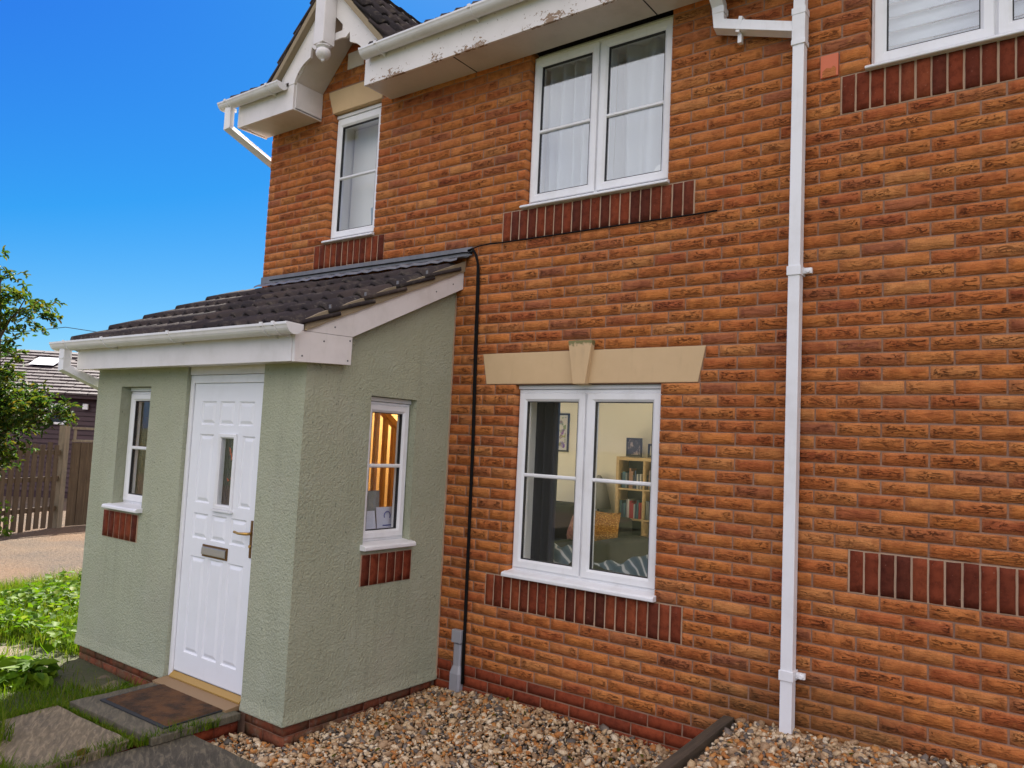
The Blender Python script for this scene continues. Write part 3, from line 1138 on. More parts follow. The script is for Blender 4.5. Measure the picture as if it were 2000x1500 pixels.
def stones(name, pts, sizes, m, label, cat):
    n = len(pts)
    k = len(ICO_V)
    V = np.repeat(ICO_V[None], n, 0) * NR.uniform(0.72, 1.22, (n, k, 1))
    V *= (sizes[:, None] * np.stack([NR.uniform(0.9, 1.5, n), NR.uniform(0.7, 1.0, n), NR.uniform(0.38, 0.72, n)], 1))[:, None, :]
    # random rotations, mostly lying flat
    q = NR.normal(0, 1, (n, 4)) * np.array([1.0, 0.32, 0.32, 1.0])
    q /= np.linalg.norm(q, axis=1, keepdims=True)
    w, x, y, z = q.T
    R = np.stack([np.stack([1 - 2 * (y * y + z * z), 2 * (x * y - z * w), 2 * (x * z + y * w)], 1),
                  np.stack([2 * (x * y + z * w), 1 - 2 * (x * x + z * z), 2 * (y * z - x * w)], 1),
                  np.stack([2 * (x * z - y * w), 2 * (y * z + x * w), 1 - 2 * (x * x + y * y)], 1)], 1)
    V = np.einsum('nij,nkj->nki', R, V) + pts[:, None, :]
    F = ICO_F[None] + (np.arange(n) * k)[:, None, None]
    me = np_mesh(name, V.reshape(-1, 3), F.reshape(-1, 3), np.repeat(NR.uniform(0, 1, n), k))
    me.materials.append(MATS[m])
    return tag(obj(name, me), label, cat, None, 'stuff')


def scatter(x0, x1, y0, y1, sp, zfn, ok=None, up=0.0):
    xs = np.arange(x0, x1, sp)
    ys = np.arange(y0, y1, sp)
    X, Y = np.meshgrid(xs, ys)
    X = X.ravel() + NR.uniform(-sp, sp, X.size) * 0.6
    Y = Y.ravel() + NR.uniform(-sp, sp, Y.size) * 0.6
    P = [(x, y, zfn(x, y) + up + NR.uniform(-0.007, 0.008)) for x, y in zip(X, Y) if ok is None or ok(x, y)]
    return np.array(P)


def ok_bed(x, y):
    if y > -0.012 or x > 1.768:
        return False
    if x < -0.44 and y > -1.37:
        return False
    if x < -0.83 and y < -1.6:
        return False
    if y < -1.70 and x < -0.12:
        return False
    return True


P1 = np.concatenate([scatter(-0.82, 1.77, -2.3, 0.0, 0.0205, bed_z, ok_bed), scatter(-0.82, 1.77, -2.3, 0.0, 0.034, bed_z, ok_bed, 0.009)])
stones('gravel', P1, NR.lognormal(math.log(0.0108), 0.48, len(P1)).clip(0.005, 0.032), 'gravel_stone', 'tan and grey flint gravel between the porch and the timber edging', 'gravel')
ok2 = lambda x, y: y < -0.012 and x > 1.875
P2 = np.concatenate([scatter(1.86, 4.2, -1.4, 0.0, 0.0205, bed2_z, ok2), scatter(1.86, 4.2, -1.4, 0.0, 0.032, bed2_z, ok2, 0.010)])
stones('gravel', P2, NR.lognormal(math.log(0.0150), 0.34, len(P2)).clip(0.007, 0.034), 'gravel_stone', 'higher bed of tan flint gravel right of the timber edging', 'gravel')
# ------------------------------------------------------------------ the brick house (left)
HX0, HX1 = -2.89, 2.135
house = thing('brick_house', (-0.4, 2.3, 0.0), 'orange brick two-storey house with white windows behind the green porch', 'house')
GX, GZ, GS = -1.715, 5.60, 1.06           # little gable: centre, apex of board top, slope

LW = (0.1825, 1.3175, 0.845, 2.172)       # lower window opening
UW = (0.1825, 1.3175, 3.462, 4.611)        # upper window opening
NW = (-2.005, -1.385, 3.462, 4.645)       # narrow window opening
PO = (-1.75, -0.80, 0.10, 2.15)           # way from the porch into the hall

wm = MB(FRONT)
wall_mesh(wm, HX0 + 0.004, HX1, -0.3, 4.66, [(LW[0] - 0.004, LW[1] + 0.004, LW[2] - 0.02, LW[3]), (UW[0] - 0.004, UW[1] + 0.004, UW[2] - 0.01, 4.70),
                                             (NW[0] - 0.004, NW[1] + 0.004, NW[2] - 0.01, 4.70), PO], -0.0050, -0.11)
# gable triangle of the wall behind the little gable
gp = [(-2.22, 4.66), (-2.009, 4.66), (-2.009, 4.72), (-1.381, 4.72), (-1.381, 4.66), (-1.22, 4.66), (-1.22, 4.93), (GX, 5.46), (-2.22, 4.93)]
wm.prism([(x, z) for x, z in gp], -0.11, -0.0050, 2)
wall = wm.build('wall', 'mortar', house)


def lint_lower(z):
    if ZP + 2.025 < z < ZP + 2.25:
        t = (z - (ZP + 2.025)) / 0.225
        return (-0.078 - 0.045 * t - 0.008, 1.560 + 0.045 * t + 0.008)


def lint_narrow(z):
    if 4.65 < z < 4.86:
        t = (z - 4.65) / 0.21
        return (-2.01 - 0.075 * t - 0.006, -1.38 + 0.075 * t + 0.006)


SOL_L = ZP + 0.45
SOL_U = ZP + 3.075
holes = [rect_hole(LW[0], LW[1], LW[2], LW[3] + 0.01), rect_hole(UW[0], UW[1], UW[2], UW[3] + 0.2), rect_hole(NW[0], NW[1], NW[2], NW[3] + 0.03),
         rect_hole(-0.006, 1.506, SOL_L, SOL_L + 0.225), rect_hole(-0.006, 1.506, SOL_U, SOL_U + 0.225), rect_hole(-2.151, -1.249, SOL_U, SOL_U + 0.225),
         lint_lower, lint_narrow]


def hl(z):
    if z < 3.05:
        return (-0.44, HX1)
    if z < 4.63:
        return (HX0, HX1)
    hw = min(0.50, (5.42 - z) / GS)
    return (GX - hw, GX + hw) if hw > 0.06 else None


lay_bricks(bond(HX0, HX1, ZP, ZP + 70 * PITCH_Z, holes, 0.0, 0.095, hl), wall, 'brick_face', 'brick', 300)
lay_bricks(bond(-0.44, HX1, ZP - 5 * PITCH_Z, ZP, [], 0.06), wall, 'plinth_face', 'plinth_brick', 60, FRONT, 0.35, 'plinth_brickwork')
# left flank of the house (bricks on the face towards the lawn)
FLANK = ((0, -1, 0), (0, 0, 1), (-1, 0, 0))
fm = MB()
fm.ax = [Vector(a) for a in FLANK]
wall_mesh(fm, -4.6, -0.111, -0.3, 4.66, [(-4.25, -1.30, 0.25, 2.40)], -HX0 - 0.004, -HX0 - 0.11)  # unseen opening, added so that sun reaches the living room
fm.ax = None
fm.prism([(0.111, 4.66), (4.6, 4.66), (2.35, 6.62)], HX0 + 0.004, HX0 + 0.11, 0)
flank = fm.build('side_wall', 'mortar', house)
for seg in (0,):
    bl = bond(-4.6, -0.0, ZP - 4 * PITCH_Z, ZP + 60 * PITCH_Z, [rect_hole(-4.25, -1.30, 0.25, 2.40)], 0.05)
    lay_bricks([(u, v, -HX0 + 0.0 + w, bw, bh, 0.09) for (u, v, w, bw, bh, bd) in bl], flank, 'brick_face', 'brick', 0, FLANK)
# soldier courses under the windows
for (a, nbr, z) in ((0.0, 20, SOL_L), (0.0, 20, SOL_U), (-2.15, 12, SOL_U)):
    back = MB(FRONT)
    back.box(a - 0.004, a + nbr * 0.075 + 0.004, z, z + 0.2245, -0.03, -0.0035)
    band = back.build('soldier_course', 'mortar_pale', house)
    lay_bricks(soldier(a, nbr, z), band, 'soldier_face', 'soldier_brick', 60, FRONT, 1.1, nx=2, nz=5)
# cast stone lintels
lm = MB(FRONT)
lm.prism([(-0.078, ZP + 2.026), (1.56, ZP + 2.026), (1.605, ZP + 2.249), (-0.123, ZP + 2.249)], -0.10, 0.004, 2)
lint = lm.build('lintel', 'cast_stone', house, 0.004)
km = MB(FRONT)
km.prism([(0.690, ZP + 2.018), (0.785, ZP + 2.018), (0.830, ZP + 2.312), (0.642, ZP + 2.312)], -0.05, 0.045, 2)
km.build('keystone', 'cast_stone', lint, 0.005)
lm = MB(FRONT)
lm.prism([(-2.008, 4.652), (-1.382, 4.652), (-1.305, 4.862), (-2.085, 4.862)], -0.10, 0.004, 2)
lm.build('lintel', 'cast_stone', house, 0.004)

# windows
WY = -0.055
make_window(house, FRONT, LW[0] + 0.004, LW[1] - 0.004, LW[2] + 0.02, LW[3] - 0.004, WY,
            [(0.200, 0.742), (0.758, 1.300)], 1.535, (LW[0] - 0.015, LW[1] + 0.012, LW[2] - 0.018, LW[2] + 0.026, 0.048), 'glass',
            'ground floor two-light casement window showing the living room', 0.028)
make_window(house, FRONT, UW[0] + 0.004, UW[1] - 0.004, UW[2] + 0.02, UW[3] - 0.004, WY,
            [(0.200, 0.742), (0.758, 1.300)], 4.03, (LW[0] - 0.015, LW[1] + 0.012, UW[2] - 0.010, UW[2] + 0.024, 0.035), 'glass_coated',
            'upper two-light casement window with sheer curtains')
make_window(house, FRONT, NW[0] + 0.004, NW[1] - 0.004, NW[2] + 0.02, NW[3] - 0.004, WY,
            [(-1.985, -1.405)], 4.05, (NW[0] - 0.012, NW[1] + 0.012, NW[2] - 0.010, NW[2] + 0.024, 0.035), 'glass',
            'narrow upper window above the porch roof', 0.03)

# eaves: soffits, fascias
FY = -0.32
EZ0, EZ1 = 4.600, 4.835
sof = MB().box(-1.245, HX1 + 0.03, FY + 0.022, -0.002, 4.612, 4.622).build('soffit', 'soffit_board', house)
MB().box(-3.0, -2.165, FY + 0.022, -0.002, 4.622, 4.632).build('soffit', 'soffit_board', house)
MB().box(-0.33, -0.322, FY + 0.03, -0.004, 4.6095, 4.613).build('joint_strip', 'gasket', sof)
MB().box(1.20, 1.208, FY + 0.03, -0.004, 4.6095, 4.613).build('joint_strip', 'gasket', sof)
s = MB()
s.box(-1.255, HX1 + 0.03, FY, FY + 0.022, EZ0, EZ1 + 0.01)
s.build('fascia', 'peeling_paint', house, 0.002)
s = MB()
s.box(-3.0, -2.175, FY, FY + 0.022, EZ0 + 0.012, 4.90)
s.build('fascia', 'white_board', house, 0.002)
MB().box(-3.0, -2.978, FY + 0.023, 0.0, EZ0 + 0.012, 4.86).build('box_end', 'white_board', house, 0.002)
MB().box(-2.187, -2.165, FY + 0.0225, -0.003, EZ0 + 0.012, 4.865).build('box_end', 'white_board', house, 0.002)
MB().box(-1.265, -1.243, FY + 0.0225, -0.003, EZ0 + 0.012, 4.865).build('box_end', 'white_board', house, 0.002)

# ornamental bargeboards of the little gable
HALF = 0.64


def barge_poly(sg):
    # outer edge from the eaves up to the apex, then the shaped inner edge down again
    top = lambda d: GZ - GS * d
    pts = [(0.012, top(0.012)), (HALF, top(HALF)), (HALF - 0.02, 4.845), (0.455, 4.845)]
    curve = [(0.440, 4.885), (0.415, 4.925), (0.385, 4.960), (0.345, 4.990), (0.300, 5.012), (0.255, 5.030), (0.245, 5.120), (0.200, 5.085), (0.150, 5.095),
             (0.150, 5.215), (0.060, 5.300), (0.012, 5.320)]
    return [(GX + sg * d, z) for d, z in pts + curve]


for sg in (-1, 1):
    b_ = MB()
    b_.prism([(x, z) for x, z in barge_poly(sg)], FY - 0.004, FY + 0.020, 1)
    b_.build('bargeboard', 'peeling_paint', house, 0.0015)
b_ = MB()
b_.box(GX - 0.150, GX + 0.150, FY + 0.001, FY + 0.018, 5.100, 5.165)
b_.build('collar_board', 'peeling_paint', house)
# raking soffits behind the bargeboards
for sg in (-1, 1):
    b_ = MB()
    q = [(GX + sg * 0.462, 4.865), (GX + sg * 0.02, 5.335), (GX + sg * 0.02, 5.350), (GX + sg * 0.477, 4.865)]
    b_.prism(q, FY + 0.021, -0.002, 1)
    b_.build('raking_soffit', 'soffit_board', house)
# hanging post with ball finial
b_ = MB()
b_.box(GX - 0.062, GX + 0.062, FY - 0.130, FY - 0.005, 5.035, 5.72)
fin = b_.build('finial_post', 'white_board', house, 0.006)
b_ = MB()
b_.lathe([(0.0, 4.895), (0.014, 4.897), (0.017, 4.908), (0.014, 4.915), (0.040, 4.925), (0.060, 4.950), (0.064, 4.972), (0.058, 4.995), (0.042, 5.010), (0.062, 5.016), (0.066, 5.026), (0.058, 5.036), (0.0, 5.036)],
         (GX, FY - 0.0675, 0), 20)
b_.build('ball', 'white_board', fin, 0, True)
b_ = MB(FRONT)
b_.box(-1.845, -1.635, 5.02, 5.17, -0.02, 0.010)
b_.build('gable_panel', 'soffit_board', house, 0.002)

# ------------------------------------------------------------------ roof tiles
def tile_mesh():
    prof = []
    for i in range(13):
        u = i / 12.0
        x = (u - 0.5) * 0.318
        h = 0.0
        for c in (-0.082, 0.080):
            d = abs(x - c) / 0.046
            if d < 1:
                h = max(h, 0.044 * math.cos(d * math.pi / 2) ** 0.8)
        prof.append((x, h))
    V, F = [], []
    L = 0.40
    n = len(prof)
    for (x, h) in prof:
        V.append((x, L / 2, h))         # lower end
    for (x, h) in prof:
        V.append((x, -L / 2, h))
    for (x, h) in prof:
        V.append((x, L / 2, h - 0.026))
    for (x, h) in prof:
        V.append((x, -L / 2, h - 0.026))
    for i in range(n - 1):
        F.append((i, i + 1, n + i + 1, n + i))
        F.append((2 * n + i, 2 * n + i + 1, i + 1, i))
        F.append((2 * n + i + 1, 2 * n + i, 3 * n + i, 3 * n + i + 1))
    F.append((0, n, 3 * n, 2 * n))
    F.append((n - 1, 3 * n - 1, 4 * n - 1, 2 * n - 1))
    me = np_mesh('roof_tile', V, F, np.zeros(len(V)))
    me.materials.append(MATS['roof_tile'])
    return me


TILE = tile_mesh()


def lay_tiles(parent, p_low, across, down, courses, per, gauge=0.31, cover=0.300, start=0, lift=0.0):
    """p_low: centre of the first tile's lower edge in the lowest course"""
    A, D = Vector(across).normalized(), Vector(down).normalized()
    N = A.cross(D).normalized()
    if N.z < 0:
        N = -N
    for c in range(start, courses):
        for k in range(per):
            t = 0.092 + random.uniform(-0.012, 0.012)
            D2 = (D * math.cos(t) + N * math.sin(t)).normalized()
            N2 = (N * math.cos(t) - D * math.sin(t)).normalized()
            o = bpy.data.objects.new('roof_tile', TILE)
            COL.objects.link(o)
            ctr = Vector(p_low) + A * (k * cover + random.uniform(-0.003, 0.003)) - D * (c * gauge + random.uniform(-0.006, 0.006)) - D2 * 0.20 + N * (0.026 + lift)
            B = Matrix((A, D2, A.cross(D2))).transposed()
            if B.col[2].dot(N) < 0:
                B = Matrix((-A, D2, (-A).cross(D2))).transposed()
            M = B.to_4x4()
            M.translation = ctr
            o.matrix_basis = M
            o.parent = parent


# main roof sheets
RS = math.tan(math.radians(36))
ry = lambda y: 4.845 + (y + 0.36) * RS
s = MB()
for (a, b, y0) in ((-3.06, -2.25, -0.34), (-2.25, -1.18, 0.35), (-1.18, HX1 + 0.02, -0.34)):
    s.add([(a, y0, ry(y0)), (b, y0, ry(y0)), (b, 2.35, ry(2.35)), (a, 2.35, ry(2.35)), (a, y0, ry(y0) - 0.03), (b, y0, ry(y0) - 0.03), (b, 2.35, ry(2.35) - 0.03), (a, 2.35, ry(2.35) - 0.03)],
          [(0, 1, 2, 3), (4, 7, 6, 5), (0, 4, 5, 1), (1, 5, 6, 2), (3, 2, 6, 7), (0, 3, 7, 4)])
s.add([(-3.06, 2.35, ry(2.35)), (HX1 + 0.02, 2.35, ry(2.35)), (HX1 + 0.02, 5.0, 4.85), (-3.06, 5.0, 4.85)], [(0, 1, 2, 3)])
roof = s.build('roof', 'roof_tile', house)
dn = Vector((0, -1, -RS)).normalized()
lay_tiles(roof, (-1.03, -0.375, ry(-0.375)), (1, 0, 0), dn, 3, 11)
lay_tiles(roof, (-2.92, -0.375, ry(-0.375)), (1, 0, 0), dn, 3, 2)
# little gable roof
s = MB()
gy0, gy1 = FY - 0.05, 1.0
rz = 5.72
for sg in (-1, 1):
    a, b = (GX, rz), (GX + sg * 0.80, rz - GS * 0.80)
    nrm = Vector((sg * GS, 0, 1)).normalized() * 0.03
    s.add([(a[0], gy0, a[1]), (b[0], gy0, b[1]), (b[0], gy1, b[1]), (a[0], gy1, a[1]),
           (a[0], gy0, a[1] - 0.03), (b[0] - nrm.x, gy0, b[1] - nrm.z), (b[0] - nrm.x, gy1, b[1] - nrm.z), (a[0], gy1, a[1] - 0.03)],
          [(0, 1, 2, 3), (4, 7, 6, 5), (0, 4, 5, 1), (1, 5, 6, 2), (0, 3, 7, 4), (3, 2, 6, 7)])
groof = s.build('gable_roof', 'roof_tile', house)
for sg in (1, -1):
    d2 = Vector((sg, 0, -GS)).normalized()
    lay_tiles(groof, (GX + sg * 0.83, FY + 0.10, rz - GS * 0.83), (0, 1, 0), d2, 4, 4, 0.29)
# mortar verge under the gable tiles
for sg in (-1, 1):
    s = MB()
    q = [(GX + sg * 0.0, GZ + 0.001), (GX + sg * 0.68, GZ - GS * 0.68), (GX + sg * 0.74, rz - 0.055 - GS * 0.74), (GX + sg * 0.0, rz - 0.052)]
    s.prism(q, FY - 0.056, FY + 0.05, 1)
    s.build('verge', 'verge_mortar', groof)


# ------------------------------------------------------------------ rainwater goods
def gutter(parent, x0, x1, y, z, r=0.056, brackets=(), caps=(True, True), m='upvc_gutter', depth=1.0):
    mb = MB()
    n = 12
    th = 0.004
    outer = [(y - r * math.cos(math.pi * i / n), z - depth * r * math.sin(math.pi * i / n)) for i in range(n + 1)]
    inner = [(y - (r - th) * math.cos(math.pi * i / n), z - depth * (r - th) * math.sin(math.pi * i / n)) for i in range(n, -1, -1)]
    # rolled front lip
    outer = [(y - r - 0.004, z + 0.008), (y - r - 0.004, z - 0.006)] + outer[1:]
    inner = inner[:-1] + [(y - r + 0.004, z - 0.003), (y - r + 0.003, z + 0.008)]
    mb.prism(outer + inner, x0, x1, 0)
    go = mb.build('gutter', m, parent, 0, False)
    solid = [(a, b) for a, b in outer] + [(y + r, z + 0.004)]
    scale = lambda q, k: [(y + (a - y) * k, z + (b - z) * k) for a, b in q]
    for k, (xx, f) in enumerate(zip((x0, x1), caps)):
        if f:
            MB().prism(scale(solid, 1.06), xx - (0.012 if k == 0 else 0.0), xx + (0.0 if k == 0 else 0.012), 0).build('end_cap', m, go, 0.001)
    for bx_ in brackets:
        b3 = MB()
        ro = r + 0.005
        arc = [(y - ro * math.cos(math.pi * i / n), z - depth * ro * math.sin(math.pi * i / n)) for i in range(n + 1)]
        arc2 = [(y - (r + 0.0005) * math.cos(math.pi * i / n), z - depth * (r + 0.0005) * math.sin(math.pi * i / n)) for i in range(n, -1, -1)]
        b3.prism([(y - ro - 0.008, z + 0.014), (y - ro - 0.008, z - 0.010)] + arc[1:] + arc2[:-1] + [(y - r - 0.005, z + 0.014)], bx_ - 0.013, bx_ + 0.013, 0)
        b3.prism([(y + r * 0.2, z - depth * r * 0.98), (y + r + 0.012, z - depth * r * 0.55), (y + r + 0.012, z - depth * r * 1.25), (y + r * 0.5, z - depth * r * 1.02)], bx_ - 0.006, bx_ + 0.006, 0)
        b3.build('bracket', m, go)
    return go


GYc = FY - 0.060
gutter(house, -1.20, HX1 + 0.05, GYc, 4.845, 0.056, (-1.02, -0.06, 0.86, 1.72))
gutter(house, -3.16, -2.27, GYc, 4.845, 0.056, (-3.05, -2.42))
# short square pipe from the left gutter back to the corner of the house
p_ = MB()
p_.sqpipe([(-3.05, GYc, 4.79), (-3.05, GYc, 4.60), (-2.945, 0.16, 4.33), (-2.945, 0.26, 4.24), (-2.945, 0.26, 0.0)], 0.031, 0.031, (0.3, -1, 0))
p_.build('corner_downpipe', 'upvc_gutter', house, 0.003)

# big white square downpipe on the party line
PX, PYc = 2.148, -0.060
pipe = MB()
pipe.box(PX - 0.0325, PX + 0.0325, PYc - 0.0325, PYc + 0.0325, 0.15, 5.6)
dp = pipe.build('downpipe', 'upvc', house, 0.004)
for zc in (2.79, 0.575):
    c_ = MB()
    c_.box(PX - 0.039, PX + 0.039, PYc - 0.039, PYc + 0.05, zc - 0.026, zc + 0.026)
    c_.box(PX + 0.0392, PX + 0.085, PYc + 0.010, PYc + 0.034, zc - 0.014, zc + 0.018)
    c_.lathe([(0, -0.004), (0.011, -0.004), (0.013, 0.0), (0.011, 0.014), (0, 0.014)], (PX + 0.066, PYc + 0.002, zc), 10, 1)
    c_.build('pipe_clip', 'upvc', dp, 0.003)
c_ = MB()
c_.box(PX - 0.037, PX + 0.037, PYc - 0.037, PYc + 0.037, 4.12, 4.31)
c_.box(PX - 0.040, PX + 0.040, PYc - 0.040, PYc + 0.040, 4.285, 4.325)
c_.box(PX - 0.040, PX + 0.040, PYc - 0.040, PYc + 0.040, 4.105, 4.135)
c_.build('branch', 'upvc', dp, 0.003)
c_ = MB()
c_.sqpipe([(PX - 0.03, PYc, 4.215), (1.665, PYc, 4.365), (1.655, PYc, 4.50), (1.655, GYc, 4.72), (1.655, GYc, 4.80)], 0.0325, 0.0325, (0, -1, 0.25))
c_.build('branch_pipe', 'upvc', dp, 0.003)
c_ = MB()
c_.box(1.625, 1.700, PYc - 0.037, PYc + 0.037, 4.44, 4.475)
c_.prism([(1.775, 4.285), (1.798, 4.278), (1.818, 4.372), (1.795, 4.379)], PYc - 0.037, PYc + 0.037, 1)
c_.box(1.780, 1.804, PYc - 0.01, PYc + 0.025, 4.225, 4.285)
c_.build('pipe_clip', 'upvc', dp, 0.002)

# ------------------------------------------------------------------ shell and rooms behind the windows
RW = MB(FRONT)
wall_mesh(RW, HX0 + 0.11, HX1, -0.3, 4.66, [(-0.50, 1.98, 0.16, 2.45)], -4.5, -4.6)  # unseen rear opening, added to let daylight into the living room
RW.build('rear_wall', 'mortar', house)
pl = MB(FRONT)
wall_mesh(pl, HX0 + 0.111, HX1 - 0.11, 0.15, 2.5, [(-0.50, 1.98, 0.16, 2.45)], -4.47, -4.498)
pl.build('living_room_wall', 'plaster_cream', house)
pl = MB()
pl.box(HX0 + 0.111, HX0 + 0.13, 1.175, 1.30, 0.15, 2.5)
pl.box(HX0 + 0.111, HX0 + 0.13, 4.25, 4.468, 0.15, 2.5)
pl.box(HX1 - 0.11, HX1 - 0.001, 0.115, 4.468, 0.15, 2.5)
pl.box(HX0 + 0.132, -0.70, 1.15, 1.174, 0.15, 2.5)
pl.box(-0.72, -0.70, 0.30, 1.149, 0.15, 2.5)
pl.build('partition', 'plaster_cream', house)
pl = MB(FRONT)
wall_mesh(pl, -0.71, HX1 - 0.111, 0.15, 2.5, [(LW[0] - 0.01, LW[1] + 0.01, LW[2], LW[3] + 0.03)], -0.135, -0.299)
wall_mesh(pl, HX0 + 0.112, HX1 - 0.111, 2.72, 4.598, [(UW[0] - 0.01, UW[1] + 0.01, UW[2], 4.595), (NW[0] - 0.01, NW[1] + 0.01, NW[2], 4.59)], -0.135, -0.299)
pl.build('inner_leaf', 'plaster_white', house)
fl = MB()
fl.box(HX0 + 0.111, HX1 - 0.001, 0.112, 4.499, 0.10, 0.149)
fl.build('room_floor', 'carpet', house)
ce = MB()
ce.box(HX0 + 0.111, HX1 - 0.001, 0.112, 4.499, 2.501, 2.71)
ce.box(HX0 + 0.111, HX1 - 0.001, 0.112, 4.499, 4.60, 4.65)
ce.build('ceiling', 'plaster_white', house)
pw = MB()
pw.box(HX1 - 0.10, HX1 - 0.002, 0.112, 4.499, 2.711, 6.2)
pw.box(-0.62, -0.55, 0.30, 4.499, 2.712, 4.598)
pw.build('bedroom_partition', 'plaster_white', house)
# hall behind the porch
hm = MB()
hm.box(HX0 + 0.131, -0.73, 1.12, 1.148, 0.15, 2.5)
hm.box(-0.75, -0.722, 0.112, 1.119, 0.15, 2.5)
hm.box(HX0 + 0.131, HX0 + 0.15, 0.112, 1.119, 0.15, 2.5)
hm.build('hall_wall', 'plaster_lamp_tint', house)
# ------------------------------------------------------------------ the green rendered porch
porch = thing('porch', (-1.74, -0.68, 0.0), 'sage green rendered lean-to porch with tiled roof and white front door', 'porch')
PXL, PXR, PYF = -3.06, -0.418, -1.365
DO = (-1.745, -0.842, -0.02, 2.2)         # door opening
FWn = (-2.675, -2.230, 1.135, 2.055)      # small front window opening
SWn = (-0.812, -0.370, 1.030, 2.030)      # side window opening (along y)
pm = MB(FRONT)
wall_mesh(pm, PXL, PXR, 0.012, 2.42, [DO, FWn], 1.365, 1.225)
pm.ax = None
# side wall with a sloping top
roof_z = lambda y: 3.13 + 0.462 * y
y0, y1 = -1.225, -0.002
a, b, c, d = SWn
for (p, q, r_, t) in ((y0, a, 0.012, None), (b, y1, 0.012, None), (a, b, 0.012, c), (a, b, d, None)):
    za0, za1 = (roof_z(p) - 0.05, roof_z(q) - 0.05) if t is None else (t, t)
    pts = [(p, r_), (q, r_), (q, za1), (p, za0)]
    V = [(PXR, y, z) for y, z in pts] + [(PXR - 0.13, y, z) for y, z in pts]
    fs = [(0, 1, 2, 3), (7, 6, 5, 4), (0, 4, 5, 1), (2, 6, 7, 3)]
    fs += [(1, 5, 6, 2), (3, 7, 4, 0)]
    pm.add(V, fs)
# left wall
pts = [(y0, 0.012), (y1, 0.012), (y1, roof_z(y1) - 0.05), (y0, roof_z(y0) - 0.05)]
pm.add([(PXL, y, z) for y, z in pts] + [(PXL + 0.13, y, z) for y, z in pts], [(0, 1, 2, 3), (7, 6, 5, 4), (0, 4, 5, 1), (2, 6, 7, 3), (1, 5, 6, 2), (3, 7, 4, 0)])
pwall = pm.build('wall', 'green_render', porch)
# ragged pale sealant where the render meets the brick wall
sl = MB()
pts_l = [(PXR - 0.002, z) for z in np.linspace(0.02, 2.86, 60)]
pts_r = [(PXR + 0.006 + random.uniform(0.0, 0.007), z) for z in np.linspace(2.86, 0.02, 60)]
sl.prism(pts_l + pts_r, -0.010, -0.003, 1)
sl.build('sealant', 'mortar_pale', porch)
# bell-cast drip at the foot of the render
prof = [(0.0005, 0.075), (0.011, 0.004), (0.009, -0.003), (-0.004, 0.004)]
MB().prism([(PYF - o_, z) for o_, z in prof], PXL - 0.004, DO[0] - 0.0005, 0).build('drip_edge', 'green_render', porch)
MB().prism([(PYF - o_, z) for o_, z in prof], DO[1] + 0.0005, PXR + 0.004, 0).build('drip_edge', 'green_render', porch)
MB().prism([(PXR + o_, z) for o_, z in prof], PYF - 0.004, -0.004, 1).build('drip_edge', 'green_render', porch)
MB().prism([(PXL - o_, z) for o_, z in prof], PYF - 0.004, -0.004, 1).build('drip_edge', 'green_render', porch)
# brick plinth under the render
pb = MB()
pb.box(PXL + 0.032, PXR - 0.032, PYF + 0.032, -0.02, -0.33, 0.011)
plinth = pb.build('plinth', 'mortar', porch)
fr_b = bond(PXL + 0.024, DO[0] - 0.02, -0.30, 0.0, [], 0.03) + bond(DO[1] + 0.02, PXR - 0.024, -0.30, 0.0, [], 0.03)
lay_bricks([(u, v, 1.341 + w, bw, bh, bd) for u, v, w, bw, bh, bd in fr_b], plinth, 'plinth_dirty', 'plinth_brick', 90, FRONT, 0.5)
sd_b = bond(-1.341, -0.03, -0.30, 0.0, [], 0.10)
lay_bricks([(u, v, -0.442 + w, bw, bh, bd) for u, v, w, bw, bh, bd in sd_b], plinth, 'plinth_dirty', 'plinth_brick', 60, SIDE, 0.5)
lf_b = bond(0.03, 1.341, -0.30, 0.0, [], 0.10)
lay_bricks([(u, v, 3.036 + w, bw, bh, bd) for u, v, w, bw, bh, bd in lf_b], plinth, 'plinth_dirty', 'plinth_brick', 0, FLANK, 0.5, 'plinth_brickwork')
# decorative soldier bricks under the two little windows
bb = MB()
bb.box(-2.782, -2.258, PYF - 0.004, PYF + 0.02, 0.880, 1.086)
sb = bb.build('brick_panel', 'mortar_pale', porch)
lay_bricks([(-2.778 + (i + 0.5) * 0.0860, 0.983, 1.372, 0.076, 0.198, 0.02) for i in range(6)], sb, 'soldier_face', 'soldier_brick', 9, FRONT, 0.4, nx=2, nz=4)
bb = MB()
bb.box(PXR - 0.02, PXR + 0.004, -0.822, -0.340, 0.760, 0.968)
sb = bb.build('brick_panel', 'mortar_pale', porch)
lay_bricks([(-0.818 + (i + 0.5) * 0.0790, 0.863, -0.411, 0.070, 0.202, 0.02) for i in range(6)], sb, 'soldier_face', 'soldier_brick', 9, SIDE, 0.4, nx=2, nz=4)
# windows of the porch
make_window(porch, FRONT, FWn[0] + 0.004, FWn[1] - 0.004, FWn[2] + 0.01, FWn[3] - 0.004, 1.365 - 0.085, [(FWn[0] + 0.022, FWn[1] - 0.022)], 1.58,
            (FWn[0] - 0.045, FWn[1] + 0.02, FWn[2] - 0.030, FWn[2] + 0.012, 1.365 + 0.058), 'glass', 'little front window left of the door', 0.03, 0.052, 0.03)
make_window(porch, SIDE, SWn[0] + 0.004, SWn[1] - 0.004, SWn[2] + 0.012, SWn[3] - 0.004, -0.418 - 0.062, [(SWn[0] + 0.022, SWn[1] - 0.022)], 1.555,
            (SWn[0] - 0.022, SWn[1] + 0.022, SWn[2] - 0.034, SWn[2] + 0.012, -0.418 + 0.052), 'glass', 'little side window with leaflets on its ledge', 0.03, 0.052, 0.03)

